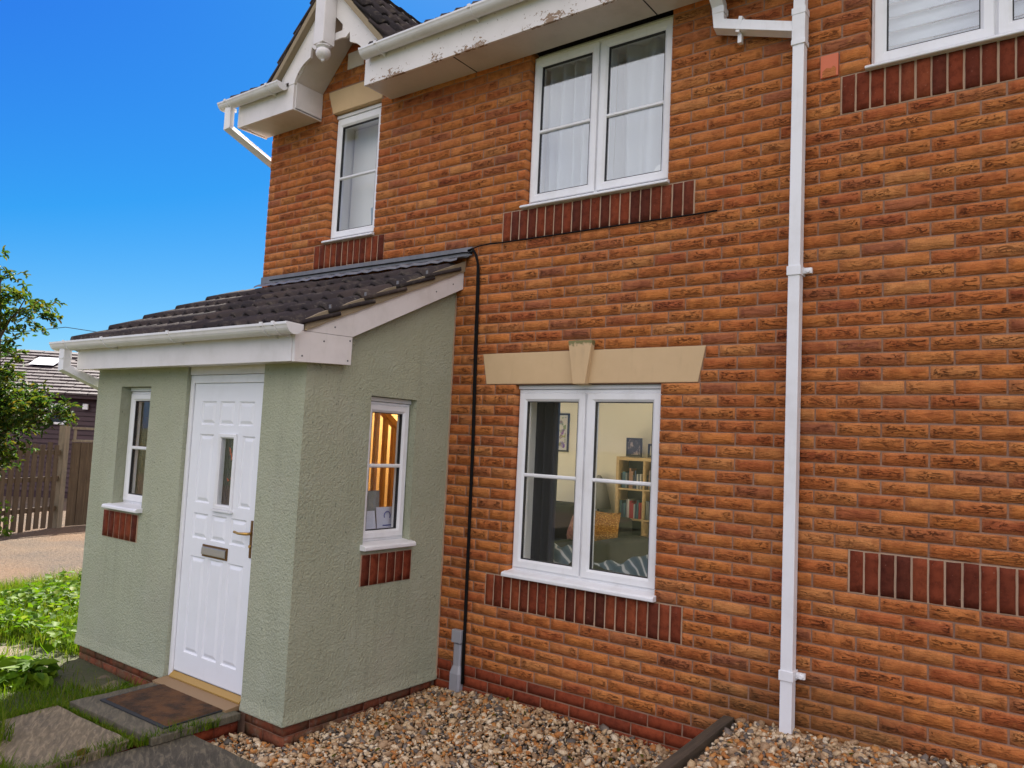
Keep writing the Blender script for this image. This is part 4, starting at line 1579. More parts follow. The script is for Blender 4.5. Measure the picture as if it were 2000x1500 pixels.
# door
YD = 1.365 - 0.028
dm = MB(FRONT)
L0, L1, B0, B1 = -1.703, -0.884, 0.062, 2.078
dm.box(DO[0] + 0.002, L0 + 0.002, -0.015, 2.132, YD - 0.09, YD)
dm.box(L1 - 0.002, DO[1] - 0.002, -0.015, 2.132, YD - 0.09, YD)
dm.box(L0 + 0.0025, L1 - 0.0025, B1 - 0.002, 2.132, YD - 0.09, YD)
door = dm.build('door', 'upvc', porch, 0.004)
hb = MB(FRONT)
hb.box(DO[0] + 0.002, DO[1] - 0.002, 2.1345, 2.198, YD - 0.05, YD + 0.008)
hb.build('head_board', 'white_board', door, 0.002)
gk = MB(FRONT)
gk.ring(L0 - 0.004, L1 + 0.004, B0 - 0.004, B1 + 0.004, 0.012, YD - 0.06, YD - 0.018)
gk.build('seal', 'gasket', door)
# leaf built as a face with moulded panels
lf = MB(FRONT)
YL = YD - 0.014
GLZ = (-1.352, -1.150, 1.215, 1.722)
cols3 = [(-1.600, -1.425), (-1.378, -1.203), (-1.156, -0.981)]
panels = [(a, b, 1.782, 1.948) for a, b in cols3]
panels += [(-1.600, -1.425, 1.238, 1.716), (-1.090, -0.952, 1.238, 1.716)]
panels += [(a, b, 0.990, 1.165) for a, b in cols3] + [(a, b, 0.205, 0.868) for a, b in cols3]
us = sorted({L0, L1, GLZ[0], GLZ[1], *[p[0] for p in panels], *[p[1] for p in panels]})
vs = sorted({B0, B1, GLZ[2], GLZ[3], *[p[2] for p in panels], *[p[3] for p in panels]})
for i in range(len(us) - 1):
    for k in range(len(vs) - 1):
        cu_, cv_ = (us[i] + us[i + 1]) / 2, (vs[k] + vs[k + 1]) / 2
        if any(p[0] < cu_ < p[1] and p[2] < cv_ < p[3] for p in panels + [GLZ]):
            continue
        lf.quad((us[i], vs[k], YL), (us[i + 1], vs[k], YL), (us[i + 1], vs[k + 1], YL), (us[i], vs[k + 1], YL))
lf.box(L0, L1, B0, GLZ[2], YL - 0.045, YL - 0.014)
lf.box(L0, L1, GLZ[3], B1, YL - 0.045, YL - 0.014)
lf.box(L0, GLZ[0], GLZ[2], GLZ[3], YL - 0.045, YL - 0.014)
lf.box(GLZ[1], L1, GLZ[2], GLZ[3], YL - 0.045, YL - 0.014)
lf.ring(L0, L1, B0, B1, 0.001, YL - 0.02, YL)
leaf = lf.build('leaf', 'door_white', door)
for (a, b, c, d) in panels:
    pmb = MB(FRONT)
    lo = []
    for inset, dep in ((0.0, 0.0), (0.007, -0.010), (0.013, -0.011), (0.034, -0.001), (0.040, -0.0005)):
        lo.append([(a + inset, c + inset, YL + dep), (b - inset, c + inset, YL + dep), (b - inset, d - inset, YL + dep), (a + inset, d - inset, YL + dep)])
    pts = [p for l in lo for p in l]
    fs = []
    for k in range(len(lo) - 1):
        for i in range(4):
            q = (i + 1) % 4
            fs.append((k * 4 + i, k * 4 + q, (k + 1) * 4 + q, (k + 1) * 4 + i))
    fs.append(tuple((len(lo) - 1) * 4 + i for i in range(4)))
    pmb.add(pts, fs)
    pmb.build('panel', 'door_white', door)
dg = MB(FRONT)
dg.ring(GLZ[0] - 0.004, GLZ[1] + 0.004, GLZ[2] - 0.004, GLZ[3] + 0.004, 0.032, YL - 0.03, YL + 0.014, 0.010, 0.010)
dg.box(GLZ[0] - 0.012, GLZ[1] + 0.012, GLZ[2] - 0.018, GLZ[2] - 0.0045, YL, YL + 0.022)
dg.build('glazing_frame', 'upvc', door, 0.0)
gp_ = MB(FRONT)
gp_.box(GLZ[0] + 0.02, GLZ[1] - 0.02, GLZ[2] + 0.02, GLZ[3] - 0.02, YL - 0.012, YL - 0.006)
gp_.build('pane', 'glass', door)
gm = MB(FRONT)
gm.box(GLZ[0] + 0.0, GLZ[1] - 0.0, GLZ[2] + 0.0, GLZ[3] - 0.0, YL - 0.044, YL - 0.034)
gm.build('obscure_glass', 'glass_dark', door)
cx = -1.235
for (dx, z0_, z1_, w_) in ((-0.030, 1.58, 1.635, 0.012), (-0.012, 1.545, 1.60, 0.012), (0.008, 1.57, 1.66, 0.010), (0.026, 1.58, 1.62, 0.012), (-0.035, 1.40, 1.425, 0.014), (0.005, 1.405, 1.43, 0.016)):
    MB(FRONT).prism([(cx + dx - w_, z1_), (cx + dx + w_ * 0.2, z1_ - 0.01), (cx + dx + w_, z0_ + 0.01), (cx + dx, z0_)], YL - 0.0335, YL - 0.031, 2).build('glass_motif', 'stained_red', door)
lb = MB(FRONT)
lb.box(-1.452, -1.160, 0.880, 0.962, YL, YL + 0.008)
lb_ = lb.build('letterbox', 'bronze', door, 0.003)
lb2 = MB(FRONT)
lb2.prism([(0.892, YL + 0.008), (0.950, YL + 0.008), (0.946, YL + 0.018), (0.898, YL + 0.022)], -1.442, -1.172, 0)
lb2.build('letter_flap', 'steel', door, 0.002)
hd = MB(FRONT)
hd.box(-0.921, -0.897, 0.930, 1.172, YL, YL + 0.010)
hd.build('handle_plate', 'bronze', door, 0.005)
hd = MB(FRONT)
hd.tube([(-0.909, 1.088, YL + 0.008), (-0.909, 1.088, YL + 0.045), (-0.925, 1.088, YL + 0.052), (-0.99, 1.084, YL + 0.052), (-1.035, 1.090, YL + 0.050)], [0.010, 0.010, 0.010, 0.008, 0.009], 10)
hd.build('lever', 'brass', door, 0, True)
hd = MB(FRONT)
hd.lathe([(0, -0.004), (0.011, -0.004), (0.011, 0.016), (0.009, 0.018), (0, 0.018)], (-0.909, 1.005, YL), 12, 2)
hd.build('lock_cylinder', 'brass', door)
th_ = MB(FRONT)
th_.prism([(0.020, YL - 0.05), (0.058, YL - 0.05), (0.058, YL - 0.004), (0.030, YL + 0.030), (0.020, YL + 0.030)], L0 - 0.002, L1 + 0.002, 0)
th_.build('threshold', 'threshold_gold', door, 0.002)
th_ = MB(FRONT)
th_.prism([(-0.018, YL - 0.05), (0.0195, YL - 0.05), (0.0195, YL + 0.025), (0.008, 1.365 + 0.085), (-0.010, 1.365 + 0.085)], DO[0] + 0.004, DO[1] - 0.03, 0)
th_.build('door_sill', 'threshold_brown', door, 0.003)

# roof of the porch
TS = math.atan(0.462)
prz = lambda y: 3.105 + 0.462 * y
rd = MB()
X0, X1 = -3.135, -0.345
rd.add([(X0, -1.55, prz(-1.55)), (X1, -1.55, prz(-1.55)), (X1, -0.002, prz(0)), (X0, -0.002, prz(0)),
        (X0, -1.55, prz(-1.55) - 0.03), (X1, -1.55, prz(-1.55) - 0.03), (X1, -0.002, prz(0) - 0.03), (X0, -0.002, prz(0) - 0.03)],
       [(0, 1, 2, 3), (4, 7, 6, 5), (0, 4, 5, 1), (1, 5, 6, 2), (2, 6, 7, 3), (0, 3, 7, 4)])
proof = rd.build('roof', 'roof_tile', porch)
dn = Vector((0, -1, -0.462)).normalized()
NT = 9
cov = (X1 - X0 + 0.02) / NT
lay_tiles(proof, (X0 - 0.005 + cov / 2, -1.575, prz(-1.575)), (1, 0, 0), dn, 5, NT, 0.315, cov, 0, 0.0)
# cut tiles of the top course and the lead flashing over them
fl = MB()
xs = np.linspace(-2.80, -0.30, 40)
for xa, xb in zip(xs[:-1], xs[1:]):
    wv = lambda x: 0.006 * math.sin(x * 41.0)
    rows = [(-0.012, 3.215), (-0.012, 3.150), (-0.030, 3.140), (-0.145, prz(-0.145) + 0.075), (-0.155, prz(-0.155) + 0.058)]
    for (ya, za), (yb, zb) in zip(rows[:-1], rows[1:]):
        k0 = 1.0 if ya < -0.02 else 0.0
        k1 = 1.0 if yb < -0.02 else 0.0
        fl.quad((xa, ya, za + wv(xa) * k0), (xb, ya, za + wv(xb) * k0), (xb, yb, zb + wv(xb) * k1), (xa, yb, zb + wv(xa) * k1))
fl.build('lead_flashing', 'lead', porch, 0, True)
tp = MB()
tp.box(-2.885, -0.268, -0.020, -0.0125, 3.155, 3.222)
tp.build('flashing_strip', 'lead', porch, 0.002)
# verge mortar and bargeboard, right
vg = MB()
n = 26
pts_t, pts_b = [], []
for i in range(n + 1):
    y = -1.46 + 1.455 * i / n
    pts_t.append((y, prz(y) + 0.018 + random.uniform(-0.004, 0.004)))
    pts_b.append((y, 3.062 + 0.459 * y - 0.02 + random.uniform(-0.003, 0.003)))
vg.prism(pts_t + pts_b[::-1], -0.362, -0.338, 0)
vg.build('verge', 'verge_mortar', porch)
bg_ = MB()
bg_.prism([(-0.004, 3.060), (-0.004, 2.905), (-1.070, 2.388), (-1.515, 2.372), (-1.522, 2.372)], -0.376, -0.351, 0)
bgo = bg_.build('bargeboard', 'white_board', porch, 0.002)
bg_ = MB()
bg_.prism([(-1.070, 2.386), (-1.070, 2.206), (-1.515, 2.180), (-1.521, 2.370)], -0.3755, -0.3515, 0)
bg_.build('box_end', 'white_board', porch, 0.0015)
for (y, z) in ((-1.10, 2.23), (-1.09, 2.36), (-1.30, 2.33), (-1.22, 2.43), (-0.12, 2.92), (-0.30, 2.83), (-1.46, 2.22)):
    MB().lathe([(0.0, 0.0), (0.006, 0.0), (0.006, 0.002), (0.0, 0.003)], (-0.3515, y, z), 8, 0).build('nail_head', 'spacer', bgo)
for c in range(1, 5):
    cl = MB()
    y = -1.575 + c * 0.315 * math.cos(TS)
    z = prz(y) + 0.05
    cl.box(-0.348, -0.328, y + 0.005, y + 0.014, z - 0.050, z + 0.004)
    cl.box(-0.372, -0.349, y + 0.005, y + 0.045, z - 0.052, z - 0.044)
    cl.build('verge_clip', 'lead', porch, 0.002)
# front fascia and soffits
fs_ = MB()
fs_.box(-3.115, -0.377, -1.522, -1.500, 2.182, 2.400)
fs_.build('fascia', 'white_board', porch, 0.002)
MB().box(-3.115, -0.377, -1.499, -1.366, 2.190, 2.200).build('soffit', 'soffit_board', porch)
MB().box(-0.4175, -0.377, -1.3655, -1.072, 2.212, 2.222).build('soffit', 'soffit_board', porch)
fs_ = MB()
fs_.prism([(-0.004, 3.05), (-0.004, 2.90), (-1.07, 2.39), (-1.07, 2.205), (-1.499, 2.185), (-1.499, 2.37)], -3.135, -3.115, 0)
fs_.build('bargeboard', 'white_board', porch, 0.002)
bmx = [(205, -2.48), (335, -1.56), (520, -0.515)]
gut = gutter(porch, -3.34, -0.285, -1.584, 2.392, 0.058, [x for _, x in bmx] + [-0.40, -3.10])
pp = MB()
pp.sqpipe([(-3.19, -1.584, 2.345), (-3.19, -1.584, 2.19), (-3.125, -1.20, 2.02), (-3.125, -1.12, 1.95), (-3.125, -1.12, -0.1)], 0.0325, 0.0325, (1, 0.15, 0))
pp.build('downpipe', 'upvc_gutter', porch, 0.003)
cr = MB()
cr.box(-3.228, -3.152, -1.62, -1.548, 2.262, 2.278)
cr.build('pipe_socket', 'upvc_gutter', porch, 0.003)
# floor inside the porch and inner lining
pf = MB()
pf.box(PXL + 0.13, PXR - 0.13, -1.22, 0.11, -0.01, 0.012)
pf.build('porch_floor', 'carpet', porch)
pi = MB()
pi.box(PXL + 0.131, PXR - 0.131, -1.224, -1.215, 2.30, 2.42)
pi.build('inner_lining', 'plaster_lamp_tint', porch)
ph = MB()
ph.add([(PXL + 0.131, -1.22, 2.30), (PXR - 0.131, -1.22, 2.30), (PXR - 0.131, -0.01, 2.42), (PXL + 0.131, -0.01, 2.42)], [(0, 1, 2, 3)])
ph.build('porch_ceiling', 'plaster_white', porch)

# ------------------------------------------------------------------ neighbouring house (right)
nb = thing('neighbouring_house', (5.0, 2.3, 0.0), 'adjoining orange brick house right of the white downpipe, windows set higher', 'house')
NW2 = (2.502, 3.70, 3.905, 5.05)
nm_ = MB(FRONT)
wall_mesh(nm_, HX1 + 0.0005, 7.2, -0.3, 6.2, [(NW2[0] - 0.004, NW2[1] + 0.004, NW2[2] - 0.01, NW2[3])], -0.0050, -0.11)
nwall = nm_.build('wall', 'mortar', nb)
SU, SLn = ZP + 3.075 + 0.45, ZP + 0.45 + 0.45
nh = [rect_hole(NW2[0], NW2[1], NW2[2], NW2[3]), rect_hole(2.357, 3.863, SU, SU + 0.225), rect_hole(2.430, 3.636, SLn, SLn + 0.225), rect_hole(2.244, 2.352, 3.902, 4.05)]
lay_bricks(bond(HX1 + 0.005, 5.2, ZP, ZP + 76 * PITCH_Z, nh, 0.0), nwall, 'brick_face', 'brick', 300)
for (a, nbr, z) in ((2.3635, 20, SU), (2.436, 16, SLn)):
    bk = MB(FRONT)
    bk.box(a - 0.004, a + nbr * 0.075 + 0.004, z, z + 0.2245, -0.03, -0.0035)
    nband = bk.build('soldier_course', 'mortar_pale', nb)
    lay_bricks(soldier(a, nbr, z), nband, 'soldier_face', 'soldier_brick', 40, FRONT, 1.1, nx=2, nz=5)
make_window(nb, FRONT, NW2[0] + 0.004, NW2[1] - 0.004, NW2[2] + 0.015, NW2[3] - 0.004, WY, [(2.522, 3.093), (3.109, 3.682)], None,
            (NW2[0] - 0.010, NW2[1] + 0.012, NW2[2] - 0.012, NW2[2] + 0.022, 0.040), 'glass_coated', 'upper window with white slatted blind', 0.0, 0.062, 0.036)
vt = MB(FRONT)
vt.box(2.250, 2.346, 3.908, 4.040, -0.05, 0.010)
vto = vt.build('vent', 'terracotta', nb, 0.004)
vt = MB(FRONT)
vt.prism([(2.262, 3.908), (2.262, 3.945), (2.285, 3.962), (2.310, 3.955), (2.322, 3.968), (2.335, 3.955), (2.335, 3.908)], 0.0102, 0.0125, 2)
vt.build('vent_slot', 'brick_face', vto)
rb = MB()
rb.box(HX1 + 0.03, 7.2, -0.35, -0.0, 5.06, 5.30)
rb.add([(HX1 + 0.02, -0.40, 5.28), (7.2, -0.40, 5.28), (7.2, 2.35, 5.28 + 2.75 * RS), (HX1 + 0.02, 2.35, 5.28 + 2.75 * RS), (7.2, 5.0, 5.3), (HX1 + 0.02, 5.0, 5.3)], [(0, 1, 2, 3), (3, 2, 4, 5)])
rb.build('roof', 'roof_tile', nb)
bx2 = MB()
bx2.box(HX1 + 0.12, 7.1, 0.12, 4.6, 2.6, 2.7)
bx2.box(HX1 + 0.001, 7.1, 4.5, 4.6, -0.3, 5.2)
bx2.box(7.1, 7.2, 0.0, 4.6, -0.3, 5.2)
bx2.box(HX1 + 0.001, HX1 + 0.11, 0.112, 4.499, 0.0, 6.2)
bx2.build('inner_leaf', 'plaster_white', nb)
# ------------------------------------------------------------------ cables and conduit on the wall
cb = MB()
cb.tube([(-0.300, -0.030, 3.190), (-0.262, -0.022, 3.205), (-0.225, -0.018, 3.150), (-0.200, -0.018, 3.06), (-0.192, -0.016, 2.93), (-0.180, -0.016, 2.4), (-0.163, -0.016, 1.73), (-0.158, -0.016, 1.05), (-0.152, -0.016, 0.40), (-0.150, -0.018, 0.02)],
        0.0095, 8)
cb.tube([(-0.290, -0.034, 3.170), (-0.245, -0.024, 3.185), (-0.205, -0.024, 3.09), (-0.203, -0.020, 2.93), (-0.192, -0.020, 2.4), (-0.172, -0.020, 1.73), (-0.165, -0.020, 1.05), (-0.160, -0.020, 0.40), (-0.156, -0.020, 0.02)],
        0.0065, 8)
tag(cb.build('black_cable', 'cable_black', None, 0, True), 'thick black cable pair running down the brick wall beside the porch', 'cable')
cb = MB()
cb.tube([(-0.275, -0.020, 3.165), (-0.255, -0.016, 3.21), (-0.20, -0.012, 3.222), (-0.10, -0.012, 3.226), (0.0, -0.010, 3.222), (0.5, -0.010, 3.221), (1.0, -0.010, 3.223), (1.5, -0.010, 3.222), (1.655, -0.009, 3.226)], 0.0055, 6)
tag(cb.build('thin_cable', 'cable_black', None, 0, True), 'thin black cable clipped under the upper soldier course', 'cable')
cb = MB()
cb.tube([(-0.300, -0.032, 3.178), (-0.36, -0.030, 3.183), (-0.7, -0.028, 3.180), (-1.5, -0.028, 3.182), (-2.2, -0.028, 3.180), (-2.74, -0.026, 3.182)], 0.005, 6)
tag(cb.build('thin_cable', 'cable_black', None, 0, True), 'thin black cable lying along the porch roof flashing', 'cable')
cd = thing('cable_cover', (-0.21, -0.02, -0.06), 'grey plastic cable cover rising from the gravel in the corner', 'cable cover')
c_ = MB()
prof = lambda x0, x1, dd: [(x0, 0.0), (x0, -dd * 0.7), (x0 + 0.012, -dd), (x1 - 0.012, -dd), (x1, -dd * 0.7), (x1, 0.0)]
c_.prism([(x, y - 0.004) for x, y in prof(-0.243, -0.173, 0.030)], 0.14, 0.292, 2)
k0 = len(c_.v)
c_.add([(x, y - 0.004, 0.14) for x, y in prof(-0.243, -0.173, 0.030)] + [(x, y - 0.004, 0.085) for x, y in prof(-0.258, -0.160, 0.048)], [(i, (i + 1) % 6, 6 + (i + 1) % 6, 6 + i) for i in range(6)])
c_.prism([(x, y - 0.004) for x, y in prof(-0.258, -0.160, 0.048)], -0.14, 0.085, 2)
c_.build('cover', 'conduit_grey', cd)
c_ = MB()
c_.box(-0.254, -0.166, -0.046, -0.004, 0.300, 0.392)
c_.build('cap', 'conduit_grey', cd, 0.006)

# ------------------------------------------------------------------ doorstep, mat, paving
st = thing('doorstep', (-1.26, -1.68, -0.2), 'worn stone doorstep slab on brick courses below the front door', 'doorstep')


def slab(mb, poly, z0, z1, jit=0.006, n=6):
    # stone slab with slightly ragged edges
    pts = []
    m = len(poly)
    for i in range(m):
        a, b = Vector((*poly[i], 0)), Vector((*poly[(i + 1) % m], 0))
        for k in range(n):
            p = a.lerp(b, k / n)
            if k:
                nrm = Vector((b.y - a.y, a.x - b.x, 0)).normalized()
                p += nrm * random.uniform(-jit, jit)
            pts.append((p.x, p.y))
    mb.prism(pts, z0, z1, 2)
    return mb


sb = slab(MB(), [(-1.735, -1.995), (-0.800, -1.965), (-0.805, -1.385), (-1.745, -1.385)], -0.050, -0.006)
sb.build('slab', 'slab_grey', st, 0.006)
sb = MB()
sb.box(-1.70, -0.835, -1.95, -1.40, -0.32, -0.0505)
base = sb.build('base', 'mortar', st)
lay_bricks([(u, v, -0.822 + w, bw, bh, 0.08) for u, v, w, bw, bh, bd in bond(-1.945, -1.39, -0.2755, -0.0505, [], 0.02)], base, 'plinth_face', 'brick', 20, SIDE, 0.6)
lay_bricks([(u, v, 1.962 + w, bw, bh, 0.06) for u, v, w, bw, bh, bd in bond(-1.69, -0.84, -0.2755, -0.0505, [], 0.02)], base, 'plinth_face', 'brick', 20, FRONT, 0.6)
mt = thing('doormat', (-1.26, -1.64, -0.005), 'brown coir doormat with dark rubber edge in front of the door', 'doormat')
mb = MB()
corners = [(-1.612, -1.868), (-0.880, -1.850), (-0.905, -1.448), (-1.640, -1.440)]
mb.prism(corners, -0.0055, 0.004, 2)
mb.build('rubber_backing', 'rubber', mt, 0.003)
V, F = [], []
nx_, ny_ = 46, 26
for j in range(ny_ + 1):
    for i in range(nx_ + 1):
        u, v = i / nx_, j / ny_
        uu, vv = 0.035 + 0.955 * u, 0.06 + 0.93 * v
        a = Vector((*corners[0], 0)).lerp(Vector((*corners[1], 0)), uu)
        b = Vector((*corners[3], 0)).lerp(Vector((*corners[2], 0)), uu)
        p = a.lerp(b, vv)
        e = 0.0 if i in (0, nx_) or j in (0, ny_) else 1.0
        V.append((p.x + random.uniform(-0.002, 0.002), p.y + random.uniform(-0.002, 0.002), 0.0045 + e * (0.010 + random.uniform(-0.0025, 0.0025))))
for j in range(ny_):
    for i in range(nx_):
        q = j * (nx_ + 1) + i
        F.append((q, q + 1, q + nx_ + 2, q + nx_ + 1))
me = np_mesh('coir_pile', V, F)
obj('coir_pile', me, 'coir', mt)

pav = MB()
pav.box(-3.9, -0.1, -4.2, -1.40, -0.336, -0.175)
paving = pav.build('paving', 'soil')
paving['kind'] = 'structure'
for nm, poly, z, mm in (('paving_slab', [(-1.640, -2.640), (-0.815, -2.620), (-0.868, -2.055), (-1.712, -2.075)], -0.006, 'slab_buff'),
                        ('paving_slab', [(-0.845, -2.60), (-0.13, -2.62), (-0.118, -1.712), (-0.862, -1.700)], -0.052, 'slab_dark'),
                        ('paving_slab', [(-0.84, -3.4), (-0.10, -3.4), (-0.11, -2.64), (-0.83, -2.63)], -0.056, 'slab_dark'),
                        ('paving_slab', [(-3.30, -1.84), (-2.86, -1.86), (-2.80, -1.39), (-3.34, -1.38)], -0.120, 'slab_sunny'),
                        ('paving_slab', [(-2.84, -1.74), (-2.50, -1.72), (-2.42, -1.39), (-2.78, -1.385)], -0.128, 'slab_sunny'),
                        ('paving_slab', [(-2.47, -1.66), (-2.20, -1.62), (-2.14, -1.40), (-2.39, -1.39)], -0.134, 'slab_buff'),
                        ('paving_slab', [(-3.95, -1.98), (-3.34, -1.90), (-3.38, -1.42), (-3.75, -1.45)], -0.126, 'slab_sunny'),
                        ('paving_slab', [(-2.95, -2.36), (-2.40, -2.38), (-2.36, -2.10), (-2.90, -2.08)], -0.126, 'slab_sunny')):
    q = slab(MB(), poly, z - 0.05, z, 0.008)
    q.build(nm, mm, paving, 0.006)

# timber edging between the two gravel beds
eb = MB()
eb.add([(1.776, -0.001, 0.10), (1.776, -2.6, -0.02), (1.776, -2.6, 0.175), (1.776, -0.001, 0.262), (1.838, -0.001, 0.10), (1.838, -2.6, -0.02), (1.838, -2.6, 0.175), (1.838, -0.001, 0.262)],
       [(0, 1, 2, 3), (7, 6, 5, 4), (0, 4, 5, 1), (1, 5, 6, 2), (2, 6, 7, 3), (3, 7, 4, 0)])
tag(eb.build('timber_edging', 'old_timber', None, 0.005), 'weathered timber board edging the two gravel beds', 'edging')


# ------------------------------------------------------------------ grass and leaves
def blades(name, P, hgt, wid, m, label, cat, lean=0.5):
    n = len(P)
    az = NR.uniform(0, 2 * np.pi, n)
    la = NR.uniform(0, 2 * np.pi, n)
    h = hgt * NR.lognormal(0, 0.35, n).clip(0.4, 2.2)
    w = wid * NR.uniform(0.7, 1.3, n)
    le = lean * NR.uniform(0.2, 1.3, n) * h
    side = np.stack([np.cos(az), np.sin(az), np.zeros(n)], 1) * w[:, None] * 0.5
    ln = np.stack([np.cos(la), np.sin(la), np.zeros(n)], 1)
    z = np.array([0, 0, 1.0])
    a, b = P - side, P + side
    mid = P + ln * (le * 0.3)[:, None] + z * (h * 0.6)[:, None]
    c, d = mid - side * 0.75, mid + side * 0.75
    tip = P + ln * le[:, None] + z * h[:, None]
    V = np.stack([a, b, d, c, tip], 1).reshape(-1, 3)
    k = np.arange(n)[:, None] * 5
    F = np.concatenate([k + np.array([[0, 1, 2]]), k + np.array([[0, 2, 3]]), k + np.array([[3, 2, 4]])])
    me = np_mesh(name, V, F, np.repeat(NR.uniform(0, 1, n), 5))
    me.materials.append(MATS[m])
    return tag(obj(name, me), label, cat, None, 'stuff')


def leaves(name, P, nrm, size, m, asp=0.62, parent=None, fold=0.25, stuff=None):
    """leaf-shaped faces: P (n,3) base points, nrm (n,3) rough facing; 6-vertex folded leaf"""
    n = len(P)
    t = NR.normal(0, 1, (n, 3))
    nrm = nrm / np.linalg.norm(nrm, axis=1, keepdims=True)
    t -= nrm * (t * nrm).sum(1, keepdims=True)
    t /= np.linalg.norm(t, axis=1, keepdims=True)
    s = np.cross(nrm, t)
    L = size * NR.uniform(0.65, 1.35, n)[:, None]
    Wd = L * asp * 0.5
    V = np.stack([P, P + t * L * 0.35 + s * Wd + nrm * L * fold * 0.5, P + t * L * 0.75 + s * Wd * 0.75 + nrm * L * fold * 0.35, P + t * L - nrm * L * 0.1,
                  P + t * L * 0.75 - s * Wd * 0.75 + nrm * L * fold * 0.35, P + t * L * 0.35 - s * Wd + nrm * L * fold * 0.5], 1).reshape(-1, 3)
    k = np.arange(n)[:, None] * 6
    F = np.concatenate([k + np.array([[0, 1, 2, 3]]), k + np.array([[0, 3, 4, 5]])])
    me = np_mesh(name, V, F, np.repeat(NR.uniform(0, 1, n), 6))
    me.materials.append(MATS[m])
    return obj(name, me, None, parent)


def lawn_ok(x, y):
    if x > -3.08 and y > -1.42:
        return False
    if -3.98 < x < -3.30 and -1.98 < y < -1.42:
        return NR.random() < 0.10
    if -3.36 < x < -2.42 and -1.86 < y < -1.38:
        return NR.random() < 0.06
    if -2.95 < x < -2.40 and -2.38 < y < -2.1:
        return NR.random() < 0.2
    if -2.44 < x < -2.14 and -1.66 < y < -1.40:
        return NR.random() < 0.08
    if x > -1.75:
        return False
    return True


lz = lambda x, y: -0.14
GP = scatter(-6.2, -1.75, -2.9, 1.6, 0.0105, lz, lawn_ok)
GP = GP[NR.random(len(GP)) < 0.55]
nearg = GP[:, 0] > -3.0
blades('verge_grass', GP[nearg], 0.055, 0.0055, 'grass_blade', 'short shaded grass between the doorstep path and the lawn', 'grass')
GP = GP[~nearg]
blades('lawn_grass', GP, 0.110, 0.0060, 'grass_blade', 'long sunlit green grass left of the porch', 'grass')
# grass growing in the joints between the slabs
J = []
for (x0, y0, x1, y1, wd, n) in ((-1.72, -2.035, -0.86, -2.010, 0.020, 900), (-0.84, -2.02, -0.80, -1.55, 0.022, 520), (-0.88, -2.05, -0.83, -2.66, 0.030, 900), (-1.74, -2.06, -1.66, -2.66, 0.05, 1100), (-1.76, -1.95, -1.74, -1.55, 0.03, 320),
                                (-1.66, -2.66, -0.84, -2.64, 0.04, 900)):
    t = NR.uniform(0, 1, n)
    J.append(np.stack([x0 + (x1 - x0) * t + NR.normal(0, wd * 0.5, n), y0 + (y1 - y0) * t + NR.normal(0, wd * 0.5, n), np.full(n, -0.045)], 1))
J = np.concatenate(J)
J0 = J[:900]
J = J[900:]
blades('joint_moss', J0, 0.026, 0.006, 'grass_blade', 'low yellow-green moss in the joint between the doorstep and the buff slab', 'moss', 0.9)
blades('joint_grass', J, 0.050, 0.005, 'grass_blade', 'short grass and moss growing in the joints of the paving', 'grass', 0.7)
# clump of taller grass at the very front left corner
n = 1500
tp_ = np.stack([NR.normal(-1.50, 0.10, n), NR.normal(-2.62, 0.07, n), np.full(n, -0.05)], 1)
blades('grass_tuft', tp_, 0.13, 0.006, 'grass_blade', 'dark tuft of long grass at the near corner of the buff slab', 'grass', 0.5)
# broad-leaved ground cover beside the porch corner
n = 9000
LP = np.stack([NR.uniform(-5.9, -3.12, n), NR.uniform(-1.75, 0.6, n), np.zeros(n)], 1)
bumps = 0.06 + 0.07 * np.sin(LP[:, 0] * 3.1 + 1) * np.cos(LP[:, 1] * 3.7)
LP[:, 2] = -0.13 + NR.uniform(0.02, 1.0, n) * (bumps + 0.10)
keep = (NR.random(n) < 0.35 + 3.0 * bumps) & ~((LP[:, 0] > -4.0) & (LP[:, 1] < -1.42))
LP = LP[keep]
nr = np.stack([NR.normal(0, 0.45, len(LP)), NR.normal(-0.2, 0.45, len(LP)), np.ones(len(LP))], 1)
tag(leaves('ground_cover', LP, nr, 0.066, 'weed_leaf', 0.8), 'bright broad-leaved ground cover on the lawn beyond the porch', 'ground cover', None, 'stuff')


def plant(loc, n, spread, hgt, size, label):
    t = thing('plant', loc, label, 'plant')
    P = np.array(loc) + np.stack([NR.normal(0, spread, n), NR.normal(0, spread, n), NR.uniform(0.1, 1, n) * hgt], 1)
    d = (P - np.array(loc)) * np.array([1, 1, 0.3])
    nr = d / (np.linalg.norm(d, axis=1, keepdims=True) + 1e-6) * 0.7 + np.array([0.1, -0.2, 0.9]) + NR.normal(0, 0.25, (n, 3))
    leaves('leaf_rosette', P, nr, size, 'weed_leaf', 0.55, t)
    sm = MB()
    for k in range(0, n, max(1, n // 12)):
        sm.tube([loc, tuple((Vector(loc) + Vector(P[k])) / 2 + Vector((0, 0, 0.02))), tuple(P[k])], 0.004, 5)
    sm.build('stem', 'weed_leaf', t)


plant((-2.78, -1.98, -0.14), 60, 0.10, 0.17, 0.16, 'broad-leaved weed between the paving and the lawn edge')
plant((-2.62, -1.82, -0.14), 40, 0.07, 0.13, 0.13, 'low leafy weed just left of the doorstep paving')
plant((-1.98, -1.47, -0.15), 36, 0.055, 0.06, 0.055, 'small weed growing at the foot of the porch plinth')
plant((-3.10, -2.16, -0.14), 40, 0.07, 0.24, 0.18, 'tall big-leaved weed at the left edge of the picture')

# fallen leaf on the dark slab
fl_ = leaves('fallen_leaf', np.array([[-0.90, -2.30, 0.010]]), np.array([[0.1, -0.3, 1.0]]), 0.075, 'tree_leaf', 0.5)
fl_.data.attributes['rnd'].data.foreach_set('value', np.ones(6, np.float32))
tag(fl_, 'fallen orange leaf lying in the paving joint', 'leaf')

